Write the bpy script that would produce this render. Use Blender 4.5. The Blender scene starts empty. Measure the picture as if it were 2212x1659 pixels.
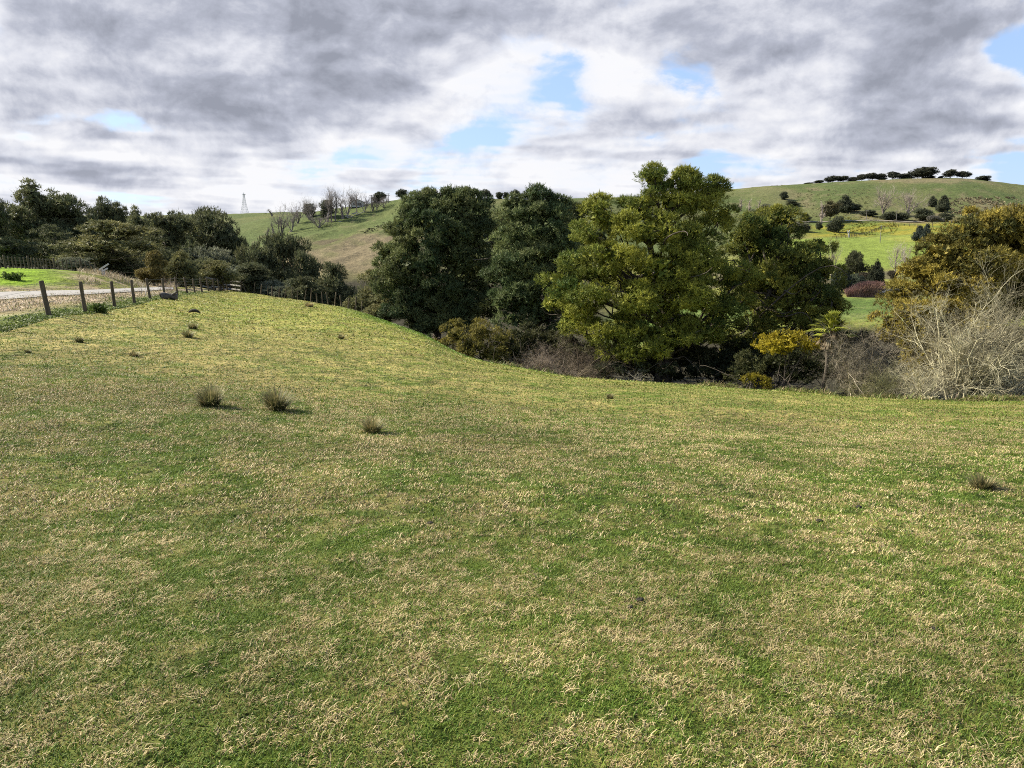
import bpy, math, random
import numpy as np
from mathutils import Vector

SC = bpy.context.scene
COL = SC.collection
RNG = np.random.default_rng(11)

# ------------------------------------------------------------------ camera geometry
F = 768.0                       # focal length in units of a 1024 wide picture
CAM = np.array([0.0, 0.0, 1.6])
TH = math.atan(128.0 / F)       # pitch below the horizontal
CT, ST = math.cos(TH), math.sin(TH)
S = 2212 / 1024.0

def row_slope(row):
    y = (384.0 - row) / F
    return (-ST + y * CT) / (CT + y * ST)

def zr(row, Y):
    """height of a point seen at picture row `row` and forward distance Y"""
    return CAM[2] + Y * row_slope(row)

def tpx(px, row=270.0):
    y = (384.0 - row) / F
    return ((px - 512.0) / F) / (CT + y * ST)

def at(px, row, Y):
    return np.array([tpx(px, row) * Y, Y, zr(row, Y)])

def mpp(Y):
    """metres per picture unit (1024 wide) at distance Y"""
    return Y / F

# ------------------------------------------------------------------ noise (numpy)
def _hash(ix, iy, seed):
    n = np.sin(ix * 127.1 + iy * 311.7 + seed * 74.7) * 43758.5453
    return n - np.floor(n)

def vnoise(x, y, seed=0):
    ix, iy = np.floor(x), np.floor(y)
    fx, fy = x - ix, y - iy
    fx = fx * fx * fx * (fx * (fx * 6 - 15) + 10)
    fy = fy * fy * fy * (fy * (fy * 6 - 15) + 10)
    a = _hash(ix, iy, seed); b = _hash(ix + 1, iy, seed)
    c = _hash(ix, iy + 1, seed); d = _hash(ix + 1, iy + 1, seed)
    return (a * (1 - fx) + b * fx) * (1 - fy) + (c * (1 - fx) + d * fx) * fy

def fbm(x, y, seed=0, octaves=4, gain=0.5):
    s, amp, tot = 0.0, 1.0, 0.0
    for o in range(octaves):
        s = s + amp * vnoise(x, y, seed + o * 3.1)
        tot += amp
        amp *= gain
        x, y = x * 2.03 + 5.3, y * 2.03 - 7.1
    return s / tot

def sstep(a, b, x):
    u = np.clip((x - a) / (b - a), 0, 1)
    return u * u * (3 - 2 * u)

# ------------------------------------------------------------------ terrain profile
def R(Y, row):
    return (Y, zr(row, Y))

# per picture column: 17 matching features from the field's middle to the far ridge
# f0 near, f1 mid, f2 lower field, f3 field edge, f4 road near, f5 road far, f6 bank top, f7 hollow, f8 foot,
# f9 low paddock, f10 paddock foot, f11 mid slope, f12 upper slope, f13 ridge, f14 dip, f15 far ridge, f16 end
END = (5000, -150.0)
COLS = {
 -520: [(4,-.26),(8,-.40),(12,-.45),(14,-.35),(20,-.35),(26,-.35),(40,.9),(90,2.5),(130,3),(160,4),(190,6),(230,9),(300,13),(420,22),(600,16),(1200,55),END],
 -200: [(4,-.26),(9,-.45),(14,-.50),(17,-.4),(30,-.38),(36,-.35),(50,.8),(85,1.6),(130,2),(160,3),(190,5),(230,8),(300,12),(420,20),(600,14),(1200,50),END],
    0: [(4,-.27),(10,-.50),(16,-.55),R(22.7,326),R(39,297.8),R(45.5,292.4),R(58,270.5),R(78,268),(130,0),(165,0),(190,1),(230,4),(300,8),(420,16),(600,8),R(1150,217),END],
   46: [(4,-.27),(10,-.55),(18,-.62),R(26.4,316.5),R(42,294.8),R(48,291.2),R(60,271.5),R(82,269.5),(130,-1),(165,-1),(190,0),(230,3),(300,6),(420,13),(600,8),R(1150,217),END],
   93: [(4,-.28),(10,-.60),(20,-.75),R(33,309.5),R(46,293),R(52,290.2),R(62,274.5),R(86,272),(130,-2),(165,-3),(190,-2),(230,1),(300,4),(420,10),(600,8),R(1150,217),END],
  131: [(4,-.28),(10,-.65),(22,-.9),R(39.8,303.5),R(54,290.8),R(60,288.5),R(68,281),R(92,280),(130,-4),(165,-5),(190,-4),(230,0),(300,3),(420,10),(600,10),R(1150,217),END],
  165: [(4,-.28),(10,-.69),(25,-1.02),R(49,297),R(62,289.3),R(70,287.5),R(78,285.5),R(97,285),(130,-6),(165,-7),(190,-6),(230,-2),(300,3),(440,12),(600,12),R(1150,216.5),END],
  200: [(4,-.29),(10,-.72),(28,-1.2),R(66,292.3),R(78,289),R(86,288),R(92,287.5),R(106,288),(135,-8),(165,-9),(200,-9),(240,-5),(320,5),(460,row_slope(236)*460+1.6),(600,16),R(1150,216),END],
  228: [(4,-.29),(10,-.75),(30,-1.38),R(86,290.8),R(92,290.6),R(96,291.5),R(102,295),(118,-7),(150,-10),(180,-11),(215,-10),(250,-7),R(340,258),R(480,230),R(620,234),R(1150,215.2),END],
  265: [(4,-.3),(10,-.78),(28,-1.5),R(78,295.5),R(82,297.5),R(86,300),R(92,305),(112,-10),(150,-12),(190,-13),(230,-11),(275,-7),R(370,250),R(490,220),R(640,227),R(1150,214.6),END],
  300: [(4,-.3),(10,-.81),(26,-1.62),R(71,300.5),R(75,303.5),R(79,307),R(86,313),(110,-13),(150,-15),(195,-14),(240,-10),R(310,262),R(400,238),R(485,214.5),R(640,222),R(1150,214),END],
  338: [(4,-.31),(10,-.84),(25,-1.75),R(65,307),R(69,311),R(73,315),R(82,322),(106,-14),(145,-17),(195,-14),R(250,283),R(310,259),R(395,233),R(480,208.3),R(640,218),R(1150,214),END],
  384: [(4,-.31),(10,-.87),(24,-1.9),R(59,320),R(63,324.5),R(67,329),R(78,335),(102,-15),(140,-18),(190,-15),R(250,283),R(310,257),R(390,229),R(470,202.3),R(640,214),R(1150,214),END],
  418: [(4,-.32),(10,-.90),(24,-2.03),R(54,333),R(58,338),R(63,344),R(74,348),(100,-15),(140,-18),(190,-15),R(250,282),R(310,255),R(385,226),R(455,197.5),R(640,212),R(1150,214),END],
  463: [(4,-.32),(10,-.93),(24,-2.2),R(48,356),R(52,361),R(58,364),R(70,362),(98,-15),(140,-18),(190,-15),(250,-8),(310,0),R(390,225),R(470,198.6),R(640,212),R(1150,212),END],
  512: [(4,-.33),(10,-.96),(24,-2.36),R(46,367.5),R(50,371),R(56,373),R(70,368),(96,-15),(140,-17),(190,-14),(250,-8),(310,0),R(400,226),R(490,199.5),R(650,212),R(1150,210),END],
  615: [(4,-.34),(10,-1.0),(24,-2.62),R(45,381.5),R(49,384),R(55,385),R(68,378),(96,-14),(140,-15),(185,-12),(250,-6),(330,2),R(430,226),R(540,198),R(700,210),R(1150,205),END],
  741: [(4,-.35),(10,-1.03),(22,-2.58),R(42,388.5),R(46,391),R(52,391),R(66,380),(95,-13),(132,-9.6),(172,-7.5),R(260,264),R(390,238),R(480,222),R(690,188.3),R(850,196),R(1400,203),END],
  850: [(4,-.35),(10,-1.05),(20,-2.4),R(39,397),R(43,399.5),R(49,399),R(64,384),(92,-12),R(132,317),R(170,297.5),R(260,266),R(400,236.3),R(480,219.5),R(700,181.3),R(850,190),R(1400,203),END],
  940: [(4,-.35),(10,-1.05),(19,-2.28),R(36,400.5),R(40,403),R(46,402.5),R(60,388),(92,-12),R(132,317),R(170,297),R(260,268),R(390,231),R(480,220),R(700,178.2),R(850,188),R(1400,203),END],
 1024: [(4,-.35),(10,-1.05),(18,-2.12),R(34,403),R(38,405.5),R(44,405),R(58,392),(92,-12),R(132,317),R(170,297),R(260,270),R(390,234),R(480,222),R(700,186.6),R(850,195),R(1400,205),END],
 1250: [(4,-.34),(10,-1.0),(17,-1.95),R(30,410),R(34,412),R(40,412),R(54,400),(92,-12),(132,-9),(170,-7),(260,-3),(390,10),(480,18),R(700,205),R(850,212),R(1400,210),END],
 1600: [(4,-.34),(10,-1.0),(16,-1.9),(27,-4.6),(31,-5),(37,-5.4),(52,-8),(92,-11),(132,-9),(170,-7),(260,-3),(390,8),(480,14),(700,40),(850,35),(1400,60),END],
}
_kp = sorted(COLS)
T_K = np.array([tpx(p) for p in _kp])
FY = np.array([[0.0, 1.5] + [a[0] for a in COLS[p]] for p in _kp])     # (K, J)
FZ = np.array([[0.0, -0.08] + [a[1] for a in COLS[p]] for p in _kp])
NJ = FY.shape[1]

def pchip_slopes(x, y):
    h = np.diff(x, axis=-1); d = np.diff(y, axis=-1) / h
    m = np.zeros_like(y)
    w1 = 2 * h[..., 1:] + h[..., :-1]; w2 = h[..., 1:] + 2 * h[..., :-1]
    same = d[..., 1:] * d[..., :-1] > 0
    with np.errstate(divide='ignore', invalid='ignore'):
        hm = (w1 + w2) / (w1 / d[..., :-1] + w2 / d[..., 1:])
    m[..., 1:-1] = np.where(same, hm, 0.0)
    m[..., 0] = d[..., 0]; m[..., -1] = d[..., -1]
    return m

def hermite(u, h, y0, y1, m0, m1):
    u2, u3 = u * u, u * u * u
    return (2*u3 - 3*u2 + 1) * y0 + (u3 - 2*u2 + u) * h * m0 + (-2*u3 + 3*u2) * y1 + (u3 - u2) * h * m1

_xk = np.broadcast_to(T_K, (NJ, len(T_K)))
_MY = pchip_slopes(_xk, np.log(FY.T + 1.0)); _MZ = pchip_slopes(_xk, FZ.T)   # (J,K)

def features(t):
    t = np.clip(t, T_K[0], T_K[-1])
    k = np.clip(np.searchsorted(T_K, t, side='right') - 1, 0, len(T_K) - 2)
    h = T_K[k + 1] - T_K[k]; u = (t - T_K[k]) / h
    LY = np.log(FY + 1.0)
    Y = np.exp(hermite(u[:, None], h[:, None], LY[k], LY[k + 1], _MY.T[k], _MY.T[k + 1])) - 1.0
    Z = hermite(u[:, None], h[:, None], FZ[k], FZ[k + 1], _MZ.T[k], _MZ.T[k + 1])
    return Y, Z

def gully(X, Y, z):
    """ridged pattern of spurs and sheep tracks running obliquely down the lower left hillside, 0..1"""
    q = z - .65 * X
    a = 1 - 2 * np.abs(fbm(q * .045 + 4, Y * .006, 61, 2) - .5) * 2.2
    b = 1 - 2 * np.abs(fbm(q * .16, Y * .012 + 7, 63, 3) - .5) * 2
    return np.clip(.65 * a + .35 * b, 0, 1)

def terrain(X, Y):
    """height and continuous feature index (2 = first table entry) at world X, Y"""
    X = np.asarray(X, float).ravel(); Yq = np.asarray(Y, float).ravel()
    zo = np.empty_like(X); so = np.empty_like(X)
    for a in range(0, len(X), 60000):
        x, y = X[a:a + 60000], np.maximum(Yq[a:a + 60000], 0.0)
        t = x / np.maximum(y, 3.0)
        fy, fz = features(t)
        m = pchip_slopes(fy, fz)
        j = np.clip((fy <= y[:, None]).sum(1) - 1, 0, NJ - 2)
        i = np.arange(len(x))
        h = fy[i, j + 1] - fy[i, j]
        u = np.clip((y - fy[i, j]) / h, 0, 1)
        zo[a:a + 60000] = hermite(u, h, fz[i, j], fz[i, j + 1], m[i, j], m[i, j + 1])
        so[a:a + 60000] = j + u
    # natural unevenness, growing with distance; left alone on the road
    d = np.maximum(Yq, 1.0)
    road = sstep(5.65, 5.85, so) * (1 - sstep(7.0, 7.2, so)) * (X / d < -.42)
    near = 0.05 * (fbm(X * .9, Yq * .9, 3, 3) - .5) + 0.16 * (fbm(X * .22, Yq * .22, 8, 2) - .5)
    near = near * np.clip(d / 6, .15, 1)
    hollow = sstep(5.3, 6.5, so) * 1.0
    mid = hollow * 0.5 * (fbm(X * .12, Yq * .12, 5, 4) - .5)
    far = sstep(11.5, 13, so) * 4.5 * (fbm(X * .02, Yq * .02, 21, 5, .55) - .5)
    far *= 1 - .8 * sstep(14.6, 15.0, so) * (1 - sstep(15.0, 15.4, so))
    # sheep terraces across the lower left hillside
    tl = X / d
    terr = sstep(12.0, 12.5, so) * (1 - sstep(13.9, 14.3, so)) * (1 - sstep(-.14, -.05, tl)) * sstep(-.36, -.28, tl)
    steps = 3.4 * gully(X, Yq, zo)
    zo += (near + mid) * (1 - road) + far + terr * steps
    return zo, so

def gz(x, y):
    return float(terrain([x], [y])[0][0])

_YS = np.exp(np.linspace(math.log(3), math.log(1500), 900))
def ground_hit(px, row, ymin=3.0):
    """first ground point at or beyond ymin seen at picture position (px,row)"""
    ys = _YS[_YS >= ymin]
    X = tpx(px, row) * ys
    z, _ = terrain(X, ys)
    ray = CAM[2] + ys * row_slope(row)
    hit = np.nonzero(z >= ray)[0]
    k = hit[0] if len(hit) else len(ys) - 1
    return np.array([X[k], ys[k], z[k]])

# ------------------------------------------------------------------ mesh helpers
def mk(name, V, faces, mat, col=None, parent=None, loc=None, smooth=False):
    """one mesh object; faces = list of (M,k) index arrays; col = per vertex colour"""
    V = np.asarray(V, np.float32)
    if loc is not None:
        V = V - np.asarray(loc, np.float32)
    me = bpy.data.meshes.new(name)
    faces = [np.asarray(f, np.int32) for f in faces if len(f)]
    nl = sum(f.size for f in faces); nf = sum(len(f) for f in faces)
    me.vertices.add(len(V)); me.vertices.foreach_set('co', V.ravel())
    me.loops.add(nl); me.loops.foreach_set('vertex_index', np.concatenate([f.ravel() for f in faces]))
    starts, tot = [], 0
    for f in faces:
        starts.append(tot + np.arange(len(f)) * f.shape[1]); tot += f.size
    me.polygons.add(nf); me.polygons.foreach_set('loop_start', np.concatenate(starts).astype(np.int32))
    me.polygons.foreach_set('use_smooth', np.full(nf, smooth, dtype=bool))
    if col is not None:
        a = me.attributes.new('tint', 'FLOAT_COLOR', 'POINT')
        c4 = np.ones((len(V), 4), np.float32); c4[:, :3] = col
        a.data.foreach_set('color', c4.ravel())
    me.update(calc_edges=True)
    me.validate()
    me.materials.append(mat)
    o = bpy.data.objects.new(name, me); COL.objects.link(o)
    if loc is not None and parent is None:
        o.location = [float(v) for v in loc]
    if parent is not None:
        o.parent = parent
    return o

def tag(o, label=None, cat=None, group=None, kind=None):
    if label: o['label'] = label
    if cat: o['category'] = cat
    if group: o['group'] = group
    if kind: o['kind'] = kind
    return o

def empty(name, loc, label, cat, group=None):
    o = bpy.data.objects.new(name, None); COL.objects.link(o)
    o.location = [float(v) for v in loc]; o.empty_display_size = .2
    return tag(o, label, cat, group)

def copy_thing(root, loc, rotz, scale, label, group=None, cat=None):
    r = root.copy(); COL.objects.link(r)
    r.location = [float(v) for v in loc]; r.rotation_euler = (0, 0, rotz); r.scale = scale
    r['label'] = label
    if group: r['group'] = group
    if cat: r['category'] = cat
    for ch in list(root.children):
        c = ch.copy(); COL.objects.link(c); c.parent = r
    return r

def norm(v):
    return v / np.maximum(np.linalg.norm(v, axis=-1, keepdims=True), 1e-9)

def boxes(items):
    """items: (centre, half sizes, optional 3x3 axes rows) -> V, F"""
    V, Fc = [], []
    q = np.array([[-1,-1,-1],[1,-1,-1],[1,1,-1],[-1,1,-1],[-1,-1,1],[1,-1,1],[1,1,1],[-1,1,1]], float)
    f = np.array([[0,3,2,1],[4,5,6,7],[0,1,5,4],[1,2,6,5],[2,3,7,6],[3,0,4,7]])
    for it in items:
        c, h = np.array(it[0], float), np.array(it[1], float)
        A = np.array(it[2], float) if len(it) > 2 else np.eye(3)
        Fc.append(f + 8 * len(V)); V.append(c + (q * h) @ A)
    return np.concatenate(V), [np.concatenate(Fc)]

def beam(p, q, w, d):
    """box from p to q with cross section w x d"""
    p, q = np.array(p, float), np.array(q, float)
    a = q - p; L = np.linalg.norm(a); a /= L
    up = np.array([0, 0, 1.0]) if abs(a[2]) < .95 else np.array([0, 1.0, 0])
    b = norm(np.cross(up, a)); c = np.cross(a, b)
    return ((p + q) / 2, (L / 2, w / 2, d / 2), np.array([a, b, c]))

def tubes(P, Rd, sides=4, caps=False):
    """P (N,K,3) centre lines, Rd (N,K) radii -> V, F"""
    N, K, _ = P.shape
    T = np.gradient(P, axis=1); T = norm(T)
    ref = np.where(np.abs(T[:, :1, 2:3]) > .8, np.array([1.0, 0.2, 0]), np.array([0, 0, 1.0]))
    A = norm(np.cross(T, np.broadcast_to(ref, T.shape))); B = np.cross(T, A)
    ang = np.arange(sides) * 2 * math.pi / sides
    V = P[:, :, None, :] + Rd[:, :, None, None] * (np.cos(ang)[:, None] * A[:, :, None, :] + np.sin(ang)[:, None] * B[:, :, None, :])
    V = V.reshape(-1, 3)
    n, k, s = np.meshgrid(np.arange(N), np.arange(K - 1), np.arange(sides), indexing='ij')
    base = (n * K + k) * sides; s2 = (s + 1) % sides
    q = np.stack([base + s, base + s2, base + sides + s2, base + sides + s], -1).reshape(-1, 4)
    fs = [q]
    if caps:
        top = ((np.arange(N) * K + K - 1) * sides)[:, None] + np.arange(sides)
        fs.append(top)
    return V, fs

def merge(parts):
    """[(V,[F..]),...] -> V,[F..]"""
    Vs, Fs, off = [], {}, 0
    for V, fl in parts:
        for f in fl:
            Fs.setdefault(f.shape[1], []).append(np.asarray(f) + off)
        Vs.append(V); off += len(V)
    return np.concatenate(Vs), [np.concatenate(v) for v in Fs.values()]

# ------------------------------------------------------------------ materials
def nodes_of(name):
    m = bpy.data.materials.new(name); m.use_nodes = True
    nt = m.node_tree; nt.nodes.clear()
    return m, nt

def leaf_mat(name, trans=.3, rough=.6, spec=.3, vary=.35, scale=1.0):
    m, nt = nodes_of(name); N, L = nt.nodes, nt.links
    out = N.new('ShaderNodeOutputMaterial'); mix = N.new('ShaderNodeMixShader'); mix.inputs[0].default_value = trans
    pr = N.new('ShaderNodeBsdfPrincipled'); pr.inputs['Roughness'].default_value = rough
    pr.inputs['Specular IOR Level'].default_value = spec
    tr = N.new('ShaderNodeBsdfTranslucent')
    at_ = N.new('ShaderNodeAttribute'); at_.attribute_name = 'tint'
    geo = N.new('ShaderNodeNewGeometry'); nz = N.new('ShaderNodeTexNoise'); nz.inputs['Scale'].default_value = scale
    nz.inputs['Detail'].default_value = 2
    mr = N.new('ShaderNodeMapRange'); mr.inputs[1].default_value = .3; mr.inputs[2].default_value = .7
    mr.inputs[3].default_value = 1 - vary; mr.inputs[4].default_value = 1 + vary
    mul = N.new('ShaderNodeMix'); mul.data_type = 'RGBA'; mul.blend_type = 'MULTIPLY'; mul.inputs[0].default_value = 1
    L.new(geo.outputs['Position'], nz.inputs['Vector']); L.new(nz.outputs[0], mr.inputs[0])
    L.new(at_.outputs['Color'], mul.inputs[6]); L.new(mr.outputs[0], mul.inputs[7])
    L.new(mul.outputs[2], pr.inputs['Base Color']); L.new(mul.outputs[2], tr.inputs['Color'])
    L.new(pr.outputs[0], mix.inputs[1]); L.new(tr.outputs[0], mix.inputs[2]); L.new(mix.outputs[0], out.inputs[0])
    return m

def rough_mat(name, c1, c2, scale=6, stretch=(1, 1, 1), rough=.85, bump=.3, dist=.02, coords='Object', spots=None):
    m, nt = nodes_of(name); N, L = nt.nodes, nt.links
    out = N.new('ShaderNodeOutputMaterial'); pr = N.new('ShaderNodeBsdfPrincipled'); pr.inputs['Roughness'].default_value = rough
    pr.inputs['Specular IOR Level'].default_value = .25
    tc = N.new('ShaderNodeTexCoord'); mp = N.new('ShaderNodeMapping'); mp.inputs['Scale'].default_value = stretch
    nz = N.new('ShaderNodeTexNoise'); nz.inputs['Scale'].default_value = scale; nz.inputs['Detail'].default_value = 7
    nz.inputs['Roughness'].default_value = .65
    cr = N.new('ShaderNodeValToRGB'); cr.color_ramp.elements[0].position = .33; cr.color_ramp.elements[1].position = .67
    cr.color_ramp.elements[0].color = (*c1, 1); cr.color_ramp.elements[1].color = (*c2, 1)
    if spots:
        e = cr.color_ramp.elements.new(.74); e.color = (*spots, 1)
    bp = N.new('ShaderNodeBump'); bp.inputs['Strength'].default_value = bump; bp.inputs['Distance'].default_value = dist
    L.new(tc.outputs[coords], mp.inputs[0]); L.new(mp.outputs[0], nz.inputs['Vector'])
    L.new(nz.outputs[0], cr.inputs[0]); L.new(cr.outputs[0], pr.inputs['Base Color'])
    L.new(nz.outputs[0], bp.inputs['Height']); L.new(bp.outputs[0], pr.inputs['Normal']); L.new(pr.outputs[0], out.inputs[0])
    return m

M_LEAF = leaf_mat('evergreen foliage', .28, .65, .18, .30, .6)
M_GRASS = leaf_mat('grass blades', .25, .6, .25, .25, .5)
M_TWIG = leaf_mat('lichened twigs', .0, .85, .15, .25, 3.0)
M_FARLEAF = leaf_mat('distant foliage', .15, .7, .2, .25, .25)
M_BARK = rough_mat('tree bark', (.035, .028, .022), (.13, .11, .09), 5, (1, 1, .25), .9, .6, .03, spots=(.2, .2, .17))
M_POST = rough_mat('weathered post timber', (.05, .04, .028), (.13, .105, .07), 9, (1, 1, .12), .85, .5, .01, spots=(.16, .17, .10))
M_PALEWOOD = rough_mat('pale silvered timber', (.22, .21, .19), (.42, .41, .38), 6, (.3, 1, 1), .8, .3, .01)
M_WIRE = rough_mat('galvanised wire', (.22, .22, .22), (.36, .36, .36), 20, rough=.45, bump=.05)
M_STEEL = rough_mat('pale lattice steel', (.45, .47, .5), (.6, .62, .65), 1, rough=.5, bump=.05)
M_POLE = rough_mat('power pole timber', (.13, .12, .11), (.22, .21, .2), 2, rough=.85)
M_WHITE = rough_mat('painted weatherboard', (.42, .41, .38), (.55, .54, .5), 3, (.2, .2, 6), .6, .3, .02)
M_ROOF = rough_mat('grey iron roof', (.16, .17, .18), (.23, .24, .25), 3, (6, .2, 1), .5, .3, .02)
M_GLASS = rough_mat('dark window glass', (.02, .025, .03), (.04, .045, .05), 2, rough=.12, bump=0)
M_DUNG_HOLLOW = rough_mat('dry dung and shaded hollow', (.012, .010, .008), (.045, .04, .033), 22, rough=.9, bump=.8, dist=.02)
# ------------------------------------------------------------------ ground sheet
def dryness(x, y):
    """share of straw in the pasture, 0..1"""
    a = fbm(x * 1.1 + 3, y * .8 + 9, 50, 4, .6)
    b = fbm(x * .10, y * .13 + 4, 70, 3)
    c = vnoise(x * 4.5, y * 4.5, 90)
    v = .48 * a + .17 * b + .35 * c
    return sstep(.28, .70, v + .05 * sstep(4, 16, y))

C_ = lambda *a: np.array(a, float)
G_NEAR, STRAW, LUSH = C_(.08, .125, .018), C_(.31, .25, .10), C_(.105, .165, .018)
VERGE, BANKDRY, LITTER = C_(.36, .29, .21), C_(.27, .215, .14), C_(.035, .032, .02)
HILLG, HILLBROWN, PADD, KNOLL = C_(.075, .098, .034), C_(.085, .07, .045), C_(.15, .195, .04), C_(.20, .185, .03)  # hill green has the left hill's cloud shadow darkened into it

def mixc(c, d, w):
    return c * (1 - w[:, None]) + d * w[:, None]

def ground_colour(X, Y, s, z):
    d = np.maximum(Y, 1); t = X / d
    n1 = fbm(X * .08, Y * .08, 31, 4); n2 = fbm(X * .02, Y * .02, 33, 4, .55); n3 = fbm(X * .6, Y * .6, 35, 3)
    dr = dryness(X, Y)
    c = mixc(np.broadcast_to(G_NEAR, (len(X), 3)).copy(), np.broadcast_to(STRAW, (len(X), 3)), dr * .85)
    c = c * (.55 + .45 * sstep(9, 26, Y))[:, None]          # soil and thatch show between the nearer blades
    far = sstep(20, 45, Y)
    c = mixc(c, mixc(np.broadcast_to(C_(.125, .17, .026), c.shape), np.broadcast_to(C_(.25, .23, .065), c.shape), dr * .9), far)
    # lush strip below the spur and beside the trees
    lush = sstep(4.62, 4.85, s + .12 * (n1 - .5)) * (1 - sstep(5.6, 6.2, s)) * sstep(-.25, -.17, t) * (1 - .55 * sstep(-.02, .1, t))
    c = mixc(c, np.broadcast_to(LUSH, c.shape), lush)
    # left of the fence: verge, bank, plateau
    left = (1 - sstep(-.415, -.375, t)) * sstep(4.95, 5.03, s)
    vg = mixc(np.broadcast_to(VERGE, c.shape), np.broadcast_to(C_(.20, .17, .085), c.shape), sstep(.42, .62, n3))
    weed = (1 - sstep(5.1, 5.42, s + .25 * (n3 - .5)))
    vg = mixc(vg, np.broadcast_to(C_(.09, .12, .025), c.shape), weed)
    c = mixc(c, vg, left * (1 - sstep(6.0, 6.05, s)))
    bank = left * sstep(6.95, 7.05, s) * (1 - sstep(9.3, 9.8, s))
    bk = mixc(np.broadcast_to(BANKDRY, c.shape), np.broadcast_to(C_(.12, .13, .03), c.shape), sstep(.4, .6, n3))
    lush2 = sstep(7.25, 7.5, s + .3 * (n1 - .5)) * (1 - sstep(-.62, -.52, t + .08 * (n1 - .5)))
    bk = mixc(bk, np.broadcast_to(C_(.14, .225, .014), c.shape), lush2)
    c = mixc(c, bk, bank)
    # shaded gully floor: leaf litter and ferns
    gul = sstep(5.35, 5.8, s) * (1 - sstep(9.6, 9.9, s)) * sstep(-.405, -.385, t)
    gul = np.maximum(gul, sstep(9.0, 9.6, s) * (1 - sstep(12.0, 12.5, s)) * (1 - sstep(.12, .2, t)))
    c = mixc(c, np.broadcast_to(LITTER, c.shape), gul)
    # far hillsides
    hill = sstep(12.0, 12.4, s)
    hg = mixc(np.broadcast_to(HILLG, c.shape), np.broadcast_to(C_(.105, .115, .045), c.shape), sstep(.35, .65, n2))
    hg = mixc(hg, np.broadcast_to(C_(.19, .15, .095), c.shape), .62 * sstep(.50, .66, fbm(X * .03, Y * .02, 77, 5, .6)) * sstep(.1, .3, t) * (1 - .7 * sstep(-.02, .03, .36 - t)))
    trk = np.abs(((z + 3 * fbm(X * .02, Y * .02, 45, 3)) * .32) % 1.0 - .5) * 2           # narrow sheep tracks along the contour
    hg = mixc(hg, np.broadcast_to(C_(.17, .145, .085), c.shape), .45 * sstep(.86, .97, trk) * sstep(.42, .6, fbm(X * .05, Y * .05, 47, 3)))
    lh = (1 - sstep(-.12, -.05, t))
    # brown terraced flank under the green brow
    brow = 13.55 + .5 * (n2 - .5) - 1.2 * (t + .25)
    br = lh * (1 - sstep(brow - .12, brow + .12, s))
    hb = mixc(np.broadcast_to(HILLBROWN, c.shape), np.broadcast_to(C_(.16, .132, .08), c.shape), sstep(.35, .9, gully(X, Y, z)))
    hb = mixc(hb, np.broadcast_to(C_(.09, .105, .035), c.shape), .6 * sstep(.5, .65, fbm(X * .05, Y * .03, 91, 4)))
    hg = mixc(hg, hb, br)
    c = mixc(c, hg, hill)
    # right valley paddocks
    rt = sstep(.28, .34, t)
    rt2 = sstep(.10, .16, t)
    low = rt2 * sstep(9.7, 10.1, s) * (1 - sstep(10.9, 11.1, s))
    c = mixc(c, mixc(np.broadcast_to(C_(.075, .115, .028), c.shape), np.broadcast_to(C_(.16, .18, .06), c.shape), .5 * sstep(.5, .62, fbm(X * .02, Y * .15, 13, 3))), low)
    rough = rt2 * sstep(10.95, 11.1, s) * (1 - sstep(11.8, 12.05, s))
    c = mixc(c, mixc(np.broadcast_to(C_(.16, .17, .045), c.shape), np.broadcast_to(C_(.10, .09, .05), c.shape), sstep(.45, .6, n1)), rough)
    pad = rt * sstep(11.85, 12.05, s) * (1 - sstep(12.93, 12.99, s))
    c = mixc(c, mixc(np.broadcast_to(PADD, c.shape), np.broadcast_to(C_(.185, .205, .045), c.shape), sstep(.4, .65, n2)), pad)
    kn = rt * sstep(12.95, 13.0, s) * (1 - sstep(13.75, 13.9, s)) * sstep(.36, .40, t) * (1 - sstep(.6, .66, t))
    c = mixc(c, mixc(np.broadcast_to(KNOLL, c.shape), np.broadcast_to(C_(.12, .15, .03), c.shape), sstep(.45, .6, fbm(X * .09, Y * .09, 15, 3))), kn)
    return np.clip(c, .004, .6)

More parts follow.
